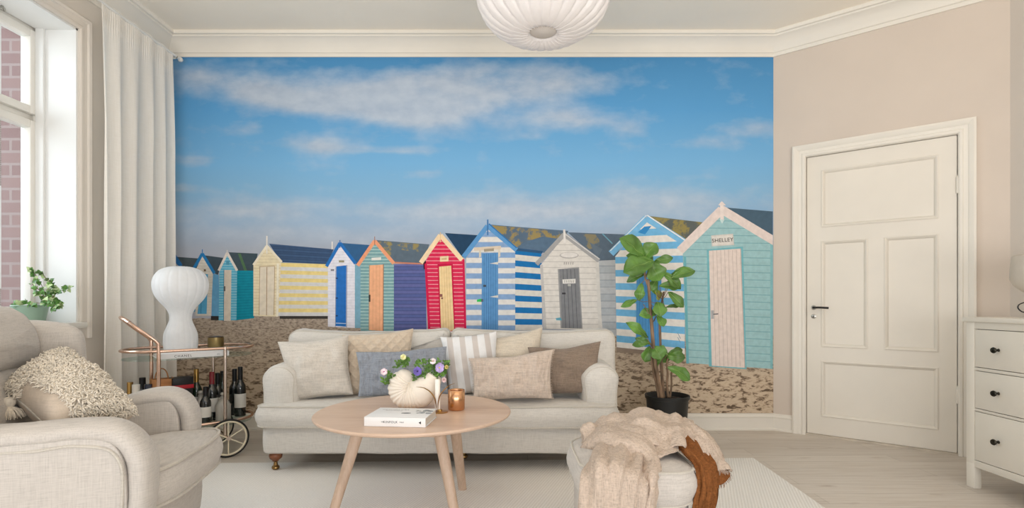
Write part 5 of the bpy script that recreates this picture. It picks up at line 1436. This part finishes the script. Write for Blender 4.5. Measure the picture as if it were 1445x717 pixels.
for v in vines:
    Yv=IY+rnd.uniform(-.06,.03); q=cr([ip(x,y,Yv+rnd.uniform(-.02,.02)) for x,y in v],5); gs.merge(tube(q,.0016,5))
    for k_,p in enumerate(q):
        if k_%2 and rnd.random()<.25: continue
        for _ in range(2 if k_>3 else 1):
            d=Vector((rnd.uniform(-1,1),rnd.uniform(-.9,.3),rnd.uniform(-.8,.6))).normalized(); s=rnd.uniform(.022,.038)
            lf=leaf(p,p+d*s,s*.95,Vector((rnd.uniform(-.5,.9),-1,rnd.uniform(.1,.9))),8,3,ivl,.06,.12,.05,k_)
            (ga if rnd.random()<.62 else gb).merge(lf)
obj('foliage',ga,M_iv,iv,smooth=180); obj('pale_foliage',gb,M_iw,iv,smooth=180,label='cream-variegated leaves'); obj('vines',gs,M_ist,iv,kind='stuff')
obj('soil',lathe([(0,.088),(.078,.088),(.077,.093),(0,.096)],20,c=ic),M_soil,iv)

# ================================================================== dresser
DX=2.43; DY1=2.805; DY0=1.22; DB=2.93
M_dr=plain('white dresser lacquer',(222,216,204),.42,var=.012,sc=3)
dr=thing('chest_of_drawers','white wooden chest of drawers with dark round knobs at the right edge','chest of drawers',((DX+DB)/2,(DY0+DY1)/2,0))
PW=.048
g=G()
g.merge(box(DX+.02,DB,DY0,DY1,.13,.878,.002))                         # carcass
for y0 in (DY1-PW,DY0): g.merge(box(DX,DX+.022,y0,y0+PW,.132,.878,.001))    # stiles
for z0,z1 in ((.842,.878),(.625,.6405),(.412,.425),(.116,.152)): g.merge(box(DX+.0006,DX+.0221,DY0+PW-.001,DY1-PW+.001,z0,z1,.0006))
ymid=(DY0+DY1)/2
g.merge(box(DX+.0012,DX+.0221,ymid-.012,ymid+.012,.14,.85,.0006))
obj('body',g,M_dr,dr,smooth=30)
obj('top',box(DX-.014,DB+.01,DY0-.015,DY1+.015,.878,.903,.004),M_dr,dr,smooth=30)
for x in (DX,DB-.05):
    for y0 in (DY1-PW,DY0): obj('leg',box(x,x+.038,y0,y0+PW,.001,.1318,.001),M_dr,dr)
M_kn=metal('dark pewter knob',(62,60,54),.38)
for (y0,y1) in ((DY0+PW,ymid-.012),(ymid+.012,DY1-PW)):
    for z0,z1 in ((.6405,.842),(.425,.625),(.152,.412)):
        d_=obj('drawer',box(DX+.001,DX+.018,y0+.003,y1-.003,z0+.003,z1-.003,.002),M_dr,dr,smooth=30)
        obj('drawer_gap',box(DX+.0180,DX+.0202,y0,y1,z0,z1),plain('drawer gap dark',(70,62,54),.9),d_)
        for yk in (y0+.137,y1-.137):
            obj('knob',lathe([(0,0),(.008,0),(.006,.004),(.0055,.014),(.013,.020),(.0155,.026),(.013,.031),(0,.033)],20,M=Matrix.Translation((DX+.001,yk,(z0+z1)/2))@Matrix.Rotation(-pi/2,4,'Y')),M_kn,d_)
# lamp on dresser
Lx,Ly=2.72,2.62
ll=thing('table_lamp','cream fabric lampshade lamp on the chest of drawers, cut by the right frame edge','lamp',(Lx,Ly,.904))
M_sh=lamp_mat('cream lampshade cloth',(224,216,204),.3)
obj('shade',lathe([(.05,1.005),(.11,1.025),(.155,1.065),(.172,1.10),(.170,1.16),(.163,1.215),(.157,1.222),(.153,1.216),(.160,1.16),(.162,1.10)],48,c=(Lx,Ly,0),cap0=False,cap1=False),M_sh,ll,smooth=180)
obj('base',lathe([(0,.904),(.06,.904),(.062,.910),(.03,.918),(.012,.93),(.010,1.08),(0,1.08)],28,c=(Lx,Ly,0)),M_bk,ll)
cp_=[P(1445,427,2.62),P(1438,430,2.60),P(1436,435,2.58),P(1441,440,2.56),P(1450,441,2.56)]
co=tube(cr([Vector((max(p.x,DX+.06),p.y,max(p.z,.9075))) for p in cp_],6),.003,6)
obj('cord',co,M_bk,ll)

# ================================================================== light + camera
w=bpy.data.worlds.new('World'); SC.world=w; w.use_nodes=True; nt=w.node_tree
bg=nt.nodes['Background']
tc=nd(nt,'ShaderNodeTexCoord'); sx=nd(nt,'ShaderNodeSeparateXYZ'); nt.links.new(tc.outputs['Generated'],sx.inputs[0])
f=math_(nt,'MULTIPLY_ADD',sx.outputs['Z'],.5,.5)
nt.links.new(ramp(nt,f,[(.0,(1.0,.95,.91,1)),(.45,(.95,.93,.89,1)),(.52,(.95,.97,1,1)),(1,(.80,.89,1,1))]),bg.inputs['Color'])
bg.inputs['Strength'].default_value=.85
def area(name,loc,rot,sx_,sy_,e,c):
    l=bpy.data.lights.new(name,'AREA'); l.shape='RECTANGLE'; l.size=sx_; l.size_y=sy_; l.energy=e; l.color=c
    o=bpy.data.objects.new(name,l); COL.objects.link(o); o.location=loc; o.rotation_euler=rot; return o
area('window_daylight',(-5.3,1.7,2.7),(0,radians(-78),0),4.0,4.0,230,(.86,.93,1))
area('rear_ceiling_fill',(.2,-1.4,.9),(radians(150),0,0),4.6,1.8,150,(1,.975,.95))  # added fill lamp behind the camera, no window there; brightens room via ceiling
cam=bpy.data.cameras.new('Camera'); co_=bpy.data.objects.new('Camera',cam); COL.objects.link(co_)
co_.location=(0,0,CAMH); co_.rotation_euler=(pi/2,0,0)
cam.sensor_width=36; cam.sensor_fit='HORIZONTAL'; cam.lens=F/1445*36; cam.shift_y=(427-358.5)/1445; cam.clip_start=.05
SC.camera=co_
vsx=SC.view_settings; vsx.view_transform='Standard'; vsx.look='None'; vsx.gamma=1; vsx.use_curve_mapping=False
vsx.exposure=0.16; SC.display_settings.display_device='sRGB'
SC.cycles.max_bounces=10; SC.cycles.diffuse_bounces=6; SC.cycles.transparent_max_bounces=12
SC.cycles.use_denoising=True
